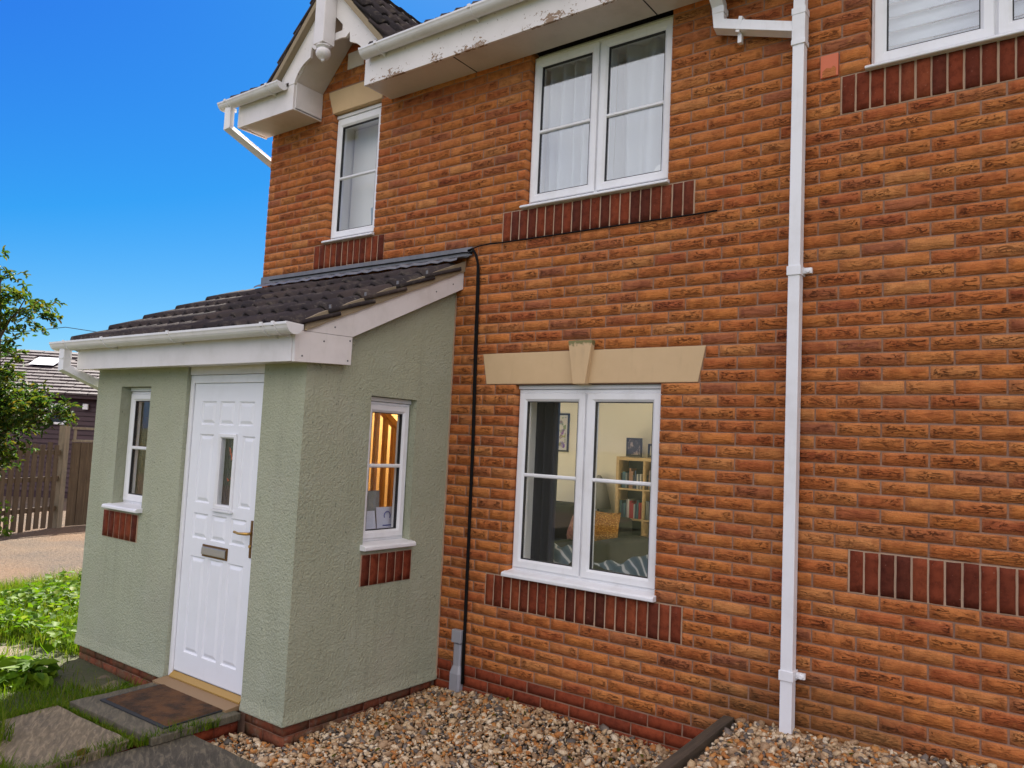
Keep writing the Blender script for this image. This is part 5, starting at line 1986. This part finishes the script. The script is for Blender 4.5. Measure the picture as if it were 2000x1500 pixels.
# dry leaves and twigs caught among the stones
n = 70
lx, ly = NR.uniform(-0.38, 1.7, n), NR.uniform(-1.6, -0.02, n)
lp_ = np.array([(x, y, bed_z(x, y) + 0.016) for x, y in zip(lx, ly)])
lp2 = np.array([(x, y, bed2_z(x, y) + 0.018) for x, y in zip(NR.uniform(1.9, 3.4, 30), NR.uniform(-0.8, -0.02, 30))])
LL = np.concatenate([lp_, lp2])
lt = leaves('leaf_litter', LL, np.stack([NR.normal(0, 0.35, len(LL)), NR.normal(-0.1, 0.35, len(LL)), np.ones(len(LL))], 1), 0.034, 'tree_leaf', 0.5)
lt.data.attributes['rnd'].data.foreach_set('value', np.repeat(NR.uniform(0.93, 1.0, len(LL)), 6).astype(np.float32))
tag(lt, 'small dry leaves scattered over the gravel', 'leaf litter', None, 'stuff')

# ------------------------------------------------------------------ fence, tree and the dark clad house beyond
rgt = Vector((0.804, 0.594, 0))
fwd = Vector((-0.594, 0.804, 0))
fA, fB = Vector((-9.9, -0.60, 0)), Vector((-11.20, 1.93, 0))
fd = (fB - fA).normalized()
fn_ = Vector((fd.y, -fd.x, 0))
if fn_.x < 0:
    fn_ = -fn_
fence = thing('paling_fence', tuple((fA + fB) / 2 + Vector((0, 0, -0.11))), 'brown wooden paling fence with open gaps behind the tree', 'fence')


def board(parent, name, o, d, nrm, s0, s1, z0, z1, t0, t1, m, top=0.0):
    mb = MB()
    P = lambda s, t, z: tuple(o + d * s + nrm * t + Vector((0, 0, z)))
    mb.add([P(s0, t0, z0), P(s1, t0, z0), P(s1, t1, z0), P(s0, t1, z0), P(s0, t0, z1), P(s1, t0, z1 + top), P(s1, t1, z1 + top), P(s0, t1, z1)],
           [(0, 3, 2, 1), (4, 5, 6, 7), (0, 1, 5, 4), (1, 2, 6, 5), (2, 3, 7, 6), (3, 0, 4, 7)])
    return mb.build(name, m, parent)


Lf = (fB - fA).length
x = 0.0
while x < Lf - 0.1:
    w = 0.105 + random.uniform(-0.006, 0.006)
    board(fence, 'pale', fA, fd, fn_, x, x + w, -0.10 + random.uniform(-0.02, 0.02), 1.38 + random.uniform(-0.03, 0.03), 0.0, 0.012, 'fence_wood', random.uniform(-0.01, 0.01))
    x += w + 0.050 + random.uniform(-0.006, 0.010)
for z in (0.20, 0.72, 1.18):
    board(fence, 'rail', fA, fd, fn_, -0.05, Lf, z, z + 0.08, -0.045, -0.001, 'fence_wood')
board(fence, 'post', fA, fd, fn_, Lf + 0.00, Lf + 0.12, -0.12, 1.70, -0.07, 0.05, 'fence_post')
board(fence, 'gravel_board', fA, fd, fn_, -0.05, Lf, -0.12, -0.11, -0.04, -0.03, 'fence_wood')
fC = fB + Vector((-0.10, 0.22, 0))
fd2 = (Vector((-11.75, 4.6, 0)) - fC).normalized()
fn2 = Vector((fd2.y, -fd2.x, 0))
fence2 = thing('panel_fence', tuple(fC + fd2 * 1.2 + Vector((0, 0, -0.11))), 'close-boarded fence panel with trellis top right of the fence post', 'fence')
for k in range(15):
    board(fence2, 'board', fC, fd2, fn2, k * 0.165, k * 0.165 + 0.158, -0.10, 1.40, 0.0, 0.018 + 0.006 * (k % 2), 'fence_wood')
board(fence2, 'rail', fC, fd2, fn2, 0.0, 2.5, 1.41, 1.45, -0.02, 0.03, 'fence_post')
board(fence2, 'rail', fC, fd2, fn2, 0.0, 2.5, 1.64, 1.68, -0.02, 0.03, 'fence_post')
for k in range(4):
    board(fence2, 'trellis_bar', fC, fd2, fn2, 0.02 + k * 0.62, 0.06 + k * 0.62, 1.452, 1.638, -0.01, 0.02, 'fence_post')

# the tree
T0 = Vector((-8.02, -0.43, -0.12))
tree = thing('tree', tuple(T0), 'leafy green tree with feathery leaves at the left edge by the fence', 'tree')
tk = MB()
tk.tube([T0, T0 + Vector((0.03, 0, 0.9)), T0 + rgt * 0.03 + Vector((0, 0, 1.7)), T0 + rgt * 0.10 + Vector((0, 0, 2.5)), T0 + rgt * 0.06 + Vector((0, 0, 3.3)), T0 + rgt * 0.0 + Vector((0, 0, 3.9))], [0.085, 0.07, 0.06, 0.045, 0.028, 0.012], 9)
lobes = [(-0.50, 0.0, 1.95, 0.75, 0.55), (-0.02, -0.1, 2.45, 0.42, 0.40), (-0.02, 0.1, 1.60, 0.46, 0.30), (0.62, 0.0, 1.93, 0.36, 0.15), (0.36, 0.0, 3.22, 0.33, 0.24), (-0.12, 0.1, 3.62, 0.28, 0.34),
         (-0.65, 0.0, 2.9, 0.70, 0.60), (-0.95, 0.1, 2.2, 0.85, 0.7), (0.22, 0.1, 2.10, 0.36, 0.32), (-0.22, -0.2, 3.0, 0.34, 0.40), (0.90, 0.0, 1.90, 0.20, 0.11), (0.05, 0.0, 1.30, 0.34, 0.16)]
for (r_, f_, z, ra, rz_) in lobes:
    c = T0 + rgt * r_ + fwd * f_ + Vector((0, 0, z + 0.12))
    st_ = T0 + rgt * 0.06 + Vector((0, 0, max(1.0, min(3.4, z - 0.35))))
    tk.tube([st_, st_.lerp(c, 0.5) + Vector((0, 0, 0.08)), c], [0.03, 0.02, 0.008], 6)
    for q in range(3):
        e = c + Vector((random.uniform(-1, 1), random.uniform(-1, 1), random.uniform(-0.6, 0.9))) * ra * 0.8
        tk.tube([st_.lerp(c, 0.6), e], [0.012, 0.004], 5)
tk.build('trunk', 'bark', tree)
PP, NN = [], []
for (r_, f_, z, ra, rz_) in lobes:
    c = np.array(T0 + rgt * r_ + fwd * f_ + Vector((0, 0, z + 0.12)))
    ns = int(125 * ra * ra / 0.25)
    for k in range(ns):
        d = NR.normal(0, 1, 3)
        d /= np.linalg.norm(d)
        rr = NR.uniform(0.25, 1.08) ** 0.6
        s0 = c + d * rr * np.array([ra, ra, rz_ * 1.1])
        # a feathery compound leaf: paired leaflets along an arching stalk
        out = d * np.array([1, 1, 0.4]) + np.array([0, 0, -0.15]) + NR.normal(0, 0.35, 3)
        out /= np.linalg.norm(out)
        sd = np.cross(out, [0, 0, 1.0])
        sd /= np.linalg.norm(sd) + 1e-6
        up = np.cross(sd, out)
        for j in range(6):
            t = 0.03 + j * 0.026
            b = s0 + out * t - np.array([0, 0, 1]) * t * t * 1.6
            for sg in (-1, 1):
                PP.append(b + sd * sg * 0.012)
                NN.append(up + sd * sg * 0.5 + NR.normal(0, 0.3, 3))
leaves('crown', np.array(PP), np.array(NN), 0.078, 'tree_leaf', 0.40, tree)

# low creeper at the foot of the fence
n = 420
q = NR.uniform(0, 1, n)
cp = np.array(fA) + np.array(fd)[None] * (0.2 + 1.5 * q[:, None]) + np.array(fn_)[None] * NR.uniform(0.03, 0.22, n)[:, None]
cp[:, 2] = -0.1 + NR.uniform(0, 1, n) ** 2 * 0.55
tag(leaves('creeper', cp, np.tile(np.array(fn_) + np.array([0, 0, 0.5]), (n, 1)) + NR.normal(0, 0.4, (n, 3)), 0.07, 'weed_leaf', 0.7), 'low green creeper growing at the foot of the paling fence', 'creeper', None, 'stuff')

# dark clad house far behind
hc = Vector((-17.2, 4.2, 0))
hd_ = rgt.copy()
hd_ = (rgt * 0.97 + fwd * 0.12).normalized()
hn = Vector((hd_.y, -hd_.x, 0))
far = thing('clad_house', tuple(hc + Vector((0, 0, -0.3))), 'far dark plum clad house with low tiled roof beyond the fence', 'house')


def fpt(s, t, z):
    return tuple(hc + hd_ * s - hn * t + Vector((0, 0, z)))


mb = MB()
A = [fpt(-5, 0.03, -0.34), fpt(4.5, 0.03, -0.34), fpt(4.5, 5.5, -0.34), fpt(-5, 5.5, -0.34)]
Bq = [(x, y, 2.42) for x, y, z in A]
mb.add(A + Bq, [(0, 1, 5, 4), (1, 2, 6, 5), (2, 3, 7, 6), (3, 0, 4, 7), (4, 5, 6, 7)])
mb.build('wall', 'cladding', far)
for k in range(20):
    z = 0.05 + k * 0.118
    mb = MB()
    mb.add([fpt(-5, 0.0, z), fpt(4.5, 0.0, z), fpt(4.5, 0.025, z + 0.112), fpt(-5, 0.025, z + 0.112), fpt(-5, 0.029, z), fpt(4.5, 0.029, z)], [(0, 1, 2, 3), (0, 4, 5, 1)])
    mb.build('cladding_board', 'cladding', far)
mb = MB()
mb.add([fpt(-5.3, -0.25, 2.36), fpt(4.8, -0.25, 2.36), fpt(4.8, -0.25, 2.46), fpt(-5.3, -0.25, 2.46), fpt(-5.3, 0.1, 2.36), fpt(4.8, 0.1, 2.36)], [(0, 1, 2, 3), (0, 4, 5, 1)])
mb.build('fascia', 'cladding', far)
mb = MB()
mb.add([fpt(-5.3, -0.26, 2.45), fpt(4.8, -0.26, 2.45), fpt(4.8, 2.6, 3.72), fpt(-5.3, 2.6, 3.72), fpt(4.8, 5.6, 2.45), fpt(-5.3, 5.6, 2.45)], [(0, 1, 2, 3), (3, 2, 4, 5)])
froof = mb.build('roof', 'far_tile', far)
for k in range(14):
    t0, t1 = -0.30 + k * 0.205, -0.30 + (k + 1) * 0.205 + 0.05
    zz = lambda t: 2.45 + (t + 0.26) * (1.27 / 2.86)
    for i in range(14):
        s0, s1 = -3.2 + i * 0.52 + (0.26 if k % 2 else 0), -3.2 + (i + 1) * 0.52 - 0.02 + (0.26 if k % 2 else 0)
        if -1.35 < (s0 + s1) / 2 < -0.5 and 7 < k < 12:
            continue
        mb = MB()
        jz = random.uniform(0, 0.012)
        mb.add([fpt(s0, t0, zz(t0) + 0.045 + jz), fpt(s1, t0, zz(t0) + 0.045 + jz), fpt(s1, t1, zz(t1) + 0.012), fpt(s0, t1, zz(t1) + 0.012), fpt(s0, t0, zz(t0) + 0.005), fpt(s1, t0, zz(t0) + 0.005)], [(0, 1, 2, 3), (4, 5, 1, 0)])
        mb.build('tile', 'far_tile', froof)
mb = MB()
zz = lambda t: 2.45 + (t + 0.26) * (1.27 / 2.86)
mb.add([fpt(-1.25, 1.35, zz(1.35) + 0.09), fpt(-0.62, 1.35, zz(1.35) + 0.09), fpt(-0.62, 1.90, zz(1.90) + 0.09), fpt(-1.25, 1.90, zz(1.90) + 0.09)], [(0, 1, 2, 3)])
mb.build('skylight', 'upvc', far)
mb = MB((tuple(hd_), (0, 0, 1), tuple(hn)), tuple(hc))
mb.ring(-0.10, 0.40, 1.70, 2.22, 0.055, -0.02, 0.06)
fw = mb.build('window', 'upvc', far)
mb = MB((tuple(hd_), (0, 0, 1), tuple(hn)), tuple(hc))
mb.box(-0.06, 0.36, 1.74, 2.18, 0.032, 0.038)
mb.build('pane', 'glass_dark', fw)
mb = MB((tuple(hd_), (0, 0, 1), tuple(hn)), tuple(hc))
mb.box(0.78, 0.90, 2.10, 2.24, 0.03, 0.10)
mb.build('wall_lamp', 'upvc', far, 0.01)
cb = MB()
cb.tube([fpt(-4, 1.0, 3.9), fpt(-1.0, 0.5, 4.02), fpt(0.0, 0.4, 4.18), fpt(1.2, 0.2, 4.05), fpt(2.4, 0.0, 3.96), fpt(5, -0.5, 3.95)], 0.009, 5)
tag(cb.build('overhead_wire', 'cable_black'), 'thin overhead wire crossing the sky above the far roof', 'wire')
# ------------------------------------------------------------------ living room seen through the lower window
BX, BY, BZ = -1.290, 4.205, 0.15
bc_ = thing('bookcase', (BX + 0.38, BY + 0.13, BZ), 'square-celled birch bookcase with books seen through the lower window', 'bookcase')
mb = MB()
TH, CELL = 0.038, 0.335
for k in range(3):
    w_ = TH if k in (0, 2) else 0.018
    x = BX + TH + k * (CELL + 0.018) - (TH if k == 0 else 0.018)
    sd = MB()
    sd.box(x, x + w_, BY, BY + 0.26, BZ, BZ + 1.506)
    sd.build('upright', 'birch', bc_)
for k in range(5):
    z = BZ + (k * (CELL + 0.030))
    sd = MB()
    h = TH if k == 4 else 0.020
    sd.box(BX + TH + 0.0005, BX + 2 * (CELL + 0.018) + 0.02, BY + 0.001, BY + 0.259, z + 0.002, z + 0.002 + h)
    sd.build('shelf', 'birch', bc_)
sd = MB()
sd.box(BX, BX + 0.762, BY + 0.2605, BY + 0.264, BZ, BZ + 1.506)
sd.build('back_panel', 'book_black', bc_)
BK = {'book_teal': 'dark teal', 'book_blue': 'navy', 'book_red': 'red', 'book_white': 'white', 'book_black': 'black', 'book_tan': 'tan', 'book_grey': 'grey', 'book_yellow': 'pale yellow'}
rows_ = {3: [['book_black', 'book_teal', 'book_teal', 'book_grey', 'book_black', 'book_tan', 'book_tan', 'book_black', 'book_blue', 'book_white', 'book_grey', 'book_white'],
             ['book_black', 'book_tan', 'book_grey', 'book_white', 'book_white', 'book_grey']],
         2: [['book_teal', 'book_blue', 'book_teal', 'book_grey', 'book_white', 'book_red', 'book_red', 'book_white', 'book_blue', 'book_teal', 'book_red', 'book_red'],
             ['book_grey', 'book_grey', 'book_black', 'book_yellow', 'book_yellow', 'book_grey']]}
for r_, cells in rows_.items():
    z = BZ + r_ * (CELL + 0.030) + 0.0225
    for ci, cell in enumerate(cells):
        x = BX + TH + ci * (CELL + 0.018) + 0.012
        for bi, mname in enumerate(cell):
            t = random.uniform(0.020, 0.030)
            h = random.uniform(0.17, 0.25)
            mb = MB()
            mb.box(x, x + t - 0.002, BY + 0.03 + random.uniform(0, 0.02), BY + 0.2, z, z + h)
            o = mb.build('book', mname, None, 0.002)
            rn = 'top' if r_ == 3 else 'second'
            sh_ = 'left' if ci == 0 else 'right'
            ordn = ('first', 'second', 'third', 'fourth', 'fifth', 'sixth', 'seventh', 'eighth', 'ninth', 'tenth', 'eleventh', 'twelfth')[bi]
            tag(o, '%s book, %s from the left in the %s row %s bookcase cell' % (BK[mname], ordn, rn, sh_), 'book', 'books in the birch bookcase')
            x += t


def picture(name, x, z, w, h, y, art, label, mount=0.03, tilt=0.0, frame=0.022):
    t = thing(name, (x + w / 2, y, z), label, 'picture')
    mb = MB(FRONT)
    mb.ring(x, x + w, z, z + h, frame, -y, -y + 0.022)
    mb.build('frame', 'frame_black', t)
    mb = MB(FRONT)
    mb.box(x + frame * 0.6, x + w - frame * 0.6, z + frame * 0.6, z + h - frame * 0.6, -y + 0.002, -y + 0.008)
    mb.build('mount', 'mount_card', t)
    mb = MB(FRONT)
    mb.box(x + frame + mount, x + w - frame - mount, z + frame + mount, z + h - frame - mount, -y + 0.0085, -y + 0.011)
    mb.build('print', art, t)


picture('framed_picture', -2.425, 1.675, 0.255, 0.52, 4.468, 'art_print', 'tall narrow black-framed picture on the cream wall', 0.03)
picture('framed_photo', -1.185, 1.662, 0.215, 0.232, 4.27, 'photo_print', 'black-framed photograph standing on top of the bookcase, left one', 0.0)
picture('framed_photo', -0.885, 1.662, 0.22, 0.165, 4.27, 'photo_print', 'small black-framed photograph with white mount on top of the bookcase', 0.032)


def cushion(name, c, w, h, d, m, label, cat, rz=0.0, tilt=0.2):
    V, F = [], []
    n = 10
    for sgn in (1, -1):
        for j in range(n + 1):
            for i in range(n + 1):
                u, v = i / n * 2 - 1, j / n * 2 - 1
                pinch = 1 - 0.10 * (1 - abs(u) ** 2) * 1.0
                x, z = u * w / 2 * (1 - 0.07 * (1 - v * v)), v * h / 2 * (1 - 0.07 * (1 - u * u))
                y = -sgn * d / 2 * ((1 - u ** 4) * (1 - v ** 4)) ** 0.5
                V.append((x, y, z))
    m_ = (n + 1) ** 2
    for s_ in (0, 1):
        for j in range(n):
            for i in range(n):
                q = s_ * m_ + j * (n + 1) + i
                f = (q, q + 1, q + n + 2, q + n + 1)
                F.append(f if s_ == 0 else f[::-1])
    R = Matrix.Rotation(rz, 3, 'Z') @ Matrix.Rotation(-tilt, 3, 'X')
    V = [tuple(R @ Vector(p) + Vector(c)) for p in V]
    me = np_mesh(name, V, F, None, None, True)
    return tag(obj(name, me, m), label, cat)


def puff(mb, x0, x1, y0, y1, z0, z1):
    return mb.box(x0, x1, y0, y1, z0, z1)


sf = thing('sofa', (-1.75, 3.4, 0.15), 'dark grey-green fabric sofa in front of the cream wall, seen through the window', 'sofa')
for nm, bx_ in (('base', (-2.60, -0.74, 3.15, 4.12, 0.17, 0.42)), ('seat', (-2.27, -1.64, 3.08, 3.85, 0.42, 0.61)), ('seat', (-1.63, -1.00, 3.08, 3.85, 0.42, 0.61)),
                ('backrest', (-2.27, -1.64, 3.80, 4.18, 0.45, 1.04)), ('backrest', (-1.63, -1.00, 3.80, 4.18, 0.45, 0.92)), ('arm', (-0.99, -0.74, 3.10, 4.15, 0.17, 0.72)), ('arm', (-2.58, -2.28, 3.06, 4.15, 0.17, 0.76))):
    puff(MB(), *bx_).build(nm, 'sofa_fabric', sf, 0.07, True, 4)
cushion('cushion', (-1.13, 3.72, 0.815), 0.33, 0.38, 0.16, 'mustard_knit', 'mustard yellow knitted cushion on the sofa', 'cushion', 0.15, 0.25)
cushion('cushion', (-1.46, 3.66, 0.80), 0.36, 0.38, 0.16, 'plum_fabric', 'brown patterned cushion beside the mustard one', 'cushion', -0.5, 0.35)
mb = MB()
mb.lathe([(0.0, 0.0), (0.17, 0.0), (0.10, 0.30), (0.02, 0.42), (0, 0.42)], (-1.60, 4.33, 0.98), 18)
lsh = thing('floor_lamp', (-1.60, 4.33, 0.15), 'unlit grey conical lamp shade behind the sofa', 'lamp')
mb.build('lamp_shade', 'card_grey', lsh, 0, True)
mb = MB()
mb.tube([(-1.60, 4.33, 0.15), (-1.60, 4.33, 1.0)], 0.012, 8)
mb.build('lamp_pole', 'frame_black', lsh)
# near sofa back under a striped throw, just inside the window
ns = thing('armchair', (0.75, 0.75, 0.15), 'dark sofa back just inside the lower window, under the throw', 'armchair')
mb = MB()
mb.box(0.10, 1.45, 0.48, 0.74, 0.17, 0.90)
mb.build('backrest', 'sofa_fabric', ns, 0.06, True, 4)
mb = MB()
mb.box(0.10, 1.45, 0.745, 1.35, 0.17, 0.55)
mb.build('seat', 'sofa_fabric', ns, 0.06, True, 4)
V, F = [], []
nu, nv = 48, 20
for j in range(nv + 1):
    for i in range(nu + 1):
        u, v = i / nu, j / nv
        x = 0.02 + 1.46 * u
        a = v * math.pi
        top = np.interp(x, (0.02, 0.10, 0.30, 0.38, 0.56, 0.80, 1.0, 1.3, 1.5), (0.95, 1.0, 1.0, 0.915, 0.905, 0.955, 1.03, 1.04, 1.0)) + 0.012 * math.sin(x * 23)
        y = 0.61 - 0.175 * math.cos(a) + 0.010 * math.sin(u * 40 + v * 9)
        z = (0.60 + (top - 0.60) * math.sin(a) ** 0.5 + 0.010 * math.sin(u * 55 + v * 5)) if 0 < v < 1 else 0.58
        V.append((x, y, z))
for j in range(nv):
    for i in range(nu):
        q = j * (nu + 1) + i
        F.append((q, q + 1, q + nu + 2, q + nu + 1))
tag(obj('throw', np_mesh('throw', V, F, None, None, True), 'striped_throw'), 'blue-grey striped throw bunched along the inside of the lower window', 'throw')
mb = MB()
mb.prism([(1.14, 0.90), (1.30, 0.90), (1.30, 1.07), (1.155, 1.085)], 0.33, 0.345, 1)
tag(mb.build('booklet', 'card_white', None, 0.001), 'pale blue booklet leaning inside the lower window corner', 'booklet')


# curtains
def curtain(name, x0, x1, y, z0, z1, m, folds, amp, label, cat='curtain', n=80):
    V, F = [], []
    for j in range(9):
        for i in range(n + 1):
            u, v = i / n, j / 8
            ph = folds * 2 * math.pi * u
            V.append((x0 + (x1 - x0) * u + 0.012 * math.sin(ph * 0.5 + v * 2), y + amp * math.sin(ph) + amp * 0.4 * math.sin(ph * 0.37 + 1 + v), z0 + (z1 - z0) * v))
    for j in range(8):
        for i in range(n):
            q = j * (n + 1) + i
            F.append((q, q + 1, q + n + 2, q + n + 1))
    return tag(obj(name, np_mesh(name, V, F, None, None, True), m), label, cat)


curtain('curtain', -0.02, 0.33, 0.37, 0.2, 2.35, 'curtain_dark', 4, 0.035, 'dark grey curtain at the left side of the lower window')
curtain('curtain', 0.19, 0.78, 0.22, 3.48, 4.585, 'sheer', 6, 0.040, 'white sheer curtain behind the left light of the upper window')
curtain('curtain', 0.76, 1.31, 0.25, 3.48, 4.585, 'sheer', 3, 0.045, 'white sheer curtain behind the right light of the upper window')
mb = MB()
mb.box(-2.00, -1.39, 0.262, 0.268, 3.49, 4.585)
tag(mb.build('roller_blind', 'plaster_white'), 'pale blind behind the narrow window over the porch', 'blind')
mb = MB()
mb.prism([(1.02, 3.485), (1.30, 3.485), (1.30, 3.66), (1.23, 3.70), (1.14, 3.66)], 0.19, 0.21, 1)
tag(mb.build('card', 'plaster_white', None, 0.001), 'white card standing on the sill of the upper window', 'card')
mb = MB()
mb.lathe([(0.0, 0.0), (0.040, 0.0), (0.060, 0.25), (0.063, 0.255), (0.060, 0.26), (0.0, 0.26)], (-1.56, 0.196, 3.50), 20)
tag(mb.build('tub', 'tub_blue', None, 0, True), 'pale blue tub standing inside the narrow upper window', 'tub')
bl = thing('slatted_blind', (3.1, 0.2, 3.9), 'white slatted blind in the upper right window', 'blind')
for k in range(15):
    z = 3.93 + k * 0.085
    mb = MB()
    mb.add([(2.45, 0.185, z), (3.75, 0.185, z), (3.75, 0.235, z + 0.098), (2.45, 0.235, z + 0.098), (2.45, 0.187, z - 0.002), (3.75, 0.187, z - 0.002)], [(0, 1, 2, 3), (0, 4, 5, 1)])
    mb.build('slat', 'sheer', bl)

# ------------------------------------------------------------------ hall and stairs seen through the porch side window
sta = thing('staircase', (-1.6, 0.6, 0.15), 'pine stair balusters and sloping handrail seen through the porch side window', 'staircase')
for k in range(9):
    y = 0.16 + k * 0.105
    zt = 2.055 - 0.72 * (y - 0.2)
    mb = MB()
    mb.box(-1.52, -1.482, y, y + 0.038, zt - 1.05, zt)
    mb.build('baluster', 'pine', sta, 0.004)
mb = MB()
mb.sqpipe([(-1.50, 0.115, 2.145), (-1.50, 1.115, 1.425)], 0.032, 0.026, (0, 0.6, 0.8))
mb.build('handrail', 'pine', sta, 0.006)
mb = MB()
mb.sqpipe([(-1.50, 0.115, 1.08), (-1.50, 1.115, 0.36)], 0.02, 0.12, (0, 0.6, 0.8))
mb.build('string_board', 'pine', sta, 0.004)
lp = thing('pendant_lamp', (-1.95, 0.62, 2.5), 'warm hall lamp behind the staircase glowing through the porch window', 'lamp')
mb = MB()
mb.lathe([(0.0, -0.06), (0.035, -0.045), (0.045, -0.01), (0.03, 0.03), (0.012, 0.05), (0.0, 0.05)], (-1.95, 0.62, 2.22), 14)
mb.build('bulb', 'bulb', lp, 0, True)
mb = MB()
mb.tube([(-1.95, 0.62, 2.275), (-1.95, 0.62, 2.5)], 0.006, 6)
mb.build('flex', 'upvc', lp)
pl_ = bpy.data.lights.new('hall_bulb', 'POINT')
pl_.energy = 9.0
pl_.color = (1.0, 0.76, 0.46)
pl_.shadow_soft_size = 0.06
po = bpy.data.objects.new('bulb_light', pl_)
po.location = (-1.95, 0.62, 2.12)
COL.objects.link(po)
attach(po, lp)
# leaflets on the ledge
ld = MB()
ld.box(-0.66, -0.549, -0.86, -0.22, 1.055, 1.080)
ld.build('window_ledge', 'upvc', porch, 0.003)


def leaflet(y0, y1, z1, x, tilt, m, label, skew=0.0):
    mb = MB()
    z0 = 1.081
    mb.add([(x, y0, z0), (x, y1, z0), (x - tilt, y1 + skew, z1), (x - tilt, y0 + skew, z1), (x - 0.002, y0, z0), (x - 0.002, y1, z0), (x - tilt - 0.002, y1 + skew, z1), (x - tilt - 0.002, y0 + skew, z1)],
           [(0, 1, 2, 3), (7, 6, 5, 4), (0, 4, 5, 1), (1, 5, 6, 2), (2, 6, 7, 3), (3, 7, 4, 0)])
    return tag(mb.build('leaflet', m), label, 'leaflet')


lo = leaflet(-0.545, -0.350, 1.256, -0.562, 0.03, 'card_white', 'white leaflet with a blue emblem on the porch window ledge', 0.004)
em = MB()
arc = [(-0.440 + 0.030 * math.cos(t), 1.195 + 0.030 * math.sin(t)) for t in np.linspace(-0.6, 3.6, 10)]
em.tube([(-0.5795, y, z) for y, z in arc], 0.0040, 5)
em.box(-0.5690, -0.5675, -0.490, -0.395, 1.125, 1.133)
em.build('emblem', 'print_blue', lo)
leaflet(-0.66, -0.550, 1.232, -0.566, 0.03, 'card_white', 'plain pale leaflet left of the one with the emblem', 0.0)
leaflet(-0.63, -0.50, 1.37, -0.600, 0.04, 'card_grey', 'dark grey folder leaning behind the leaflets', 0.03)
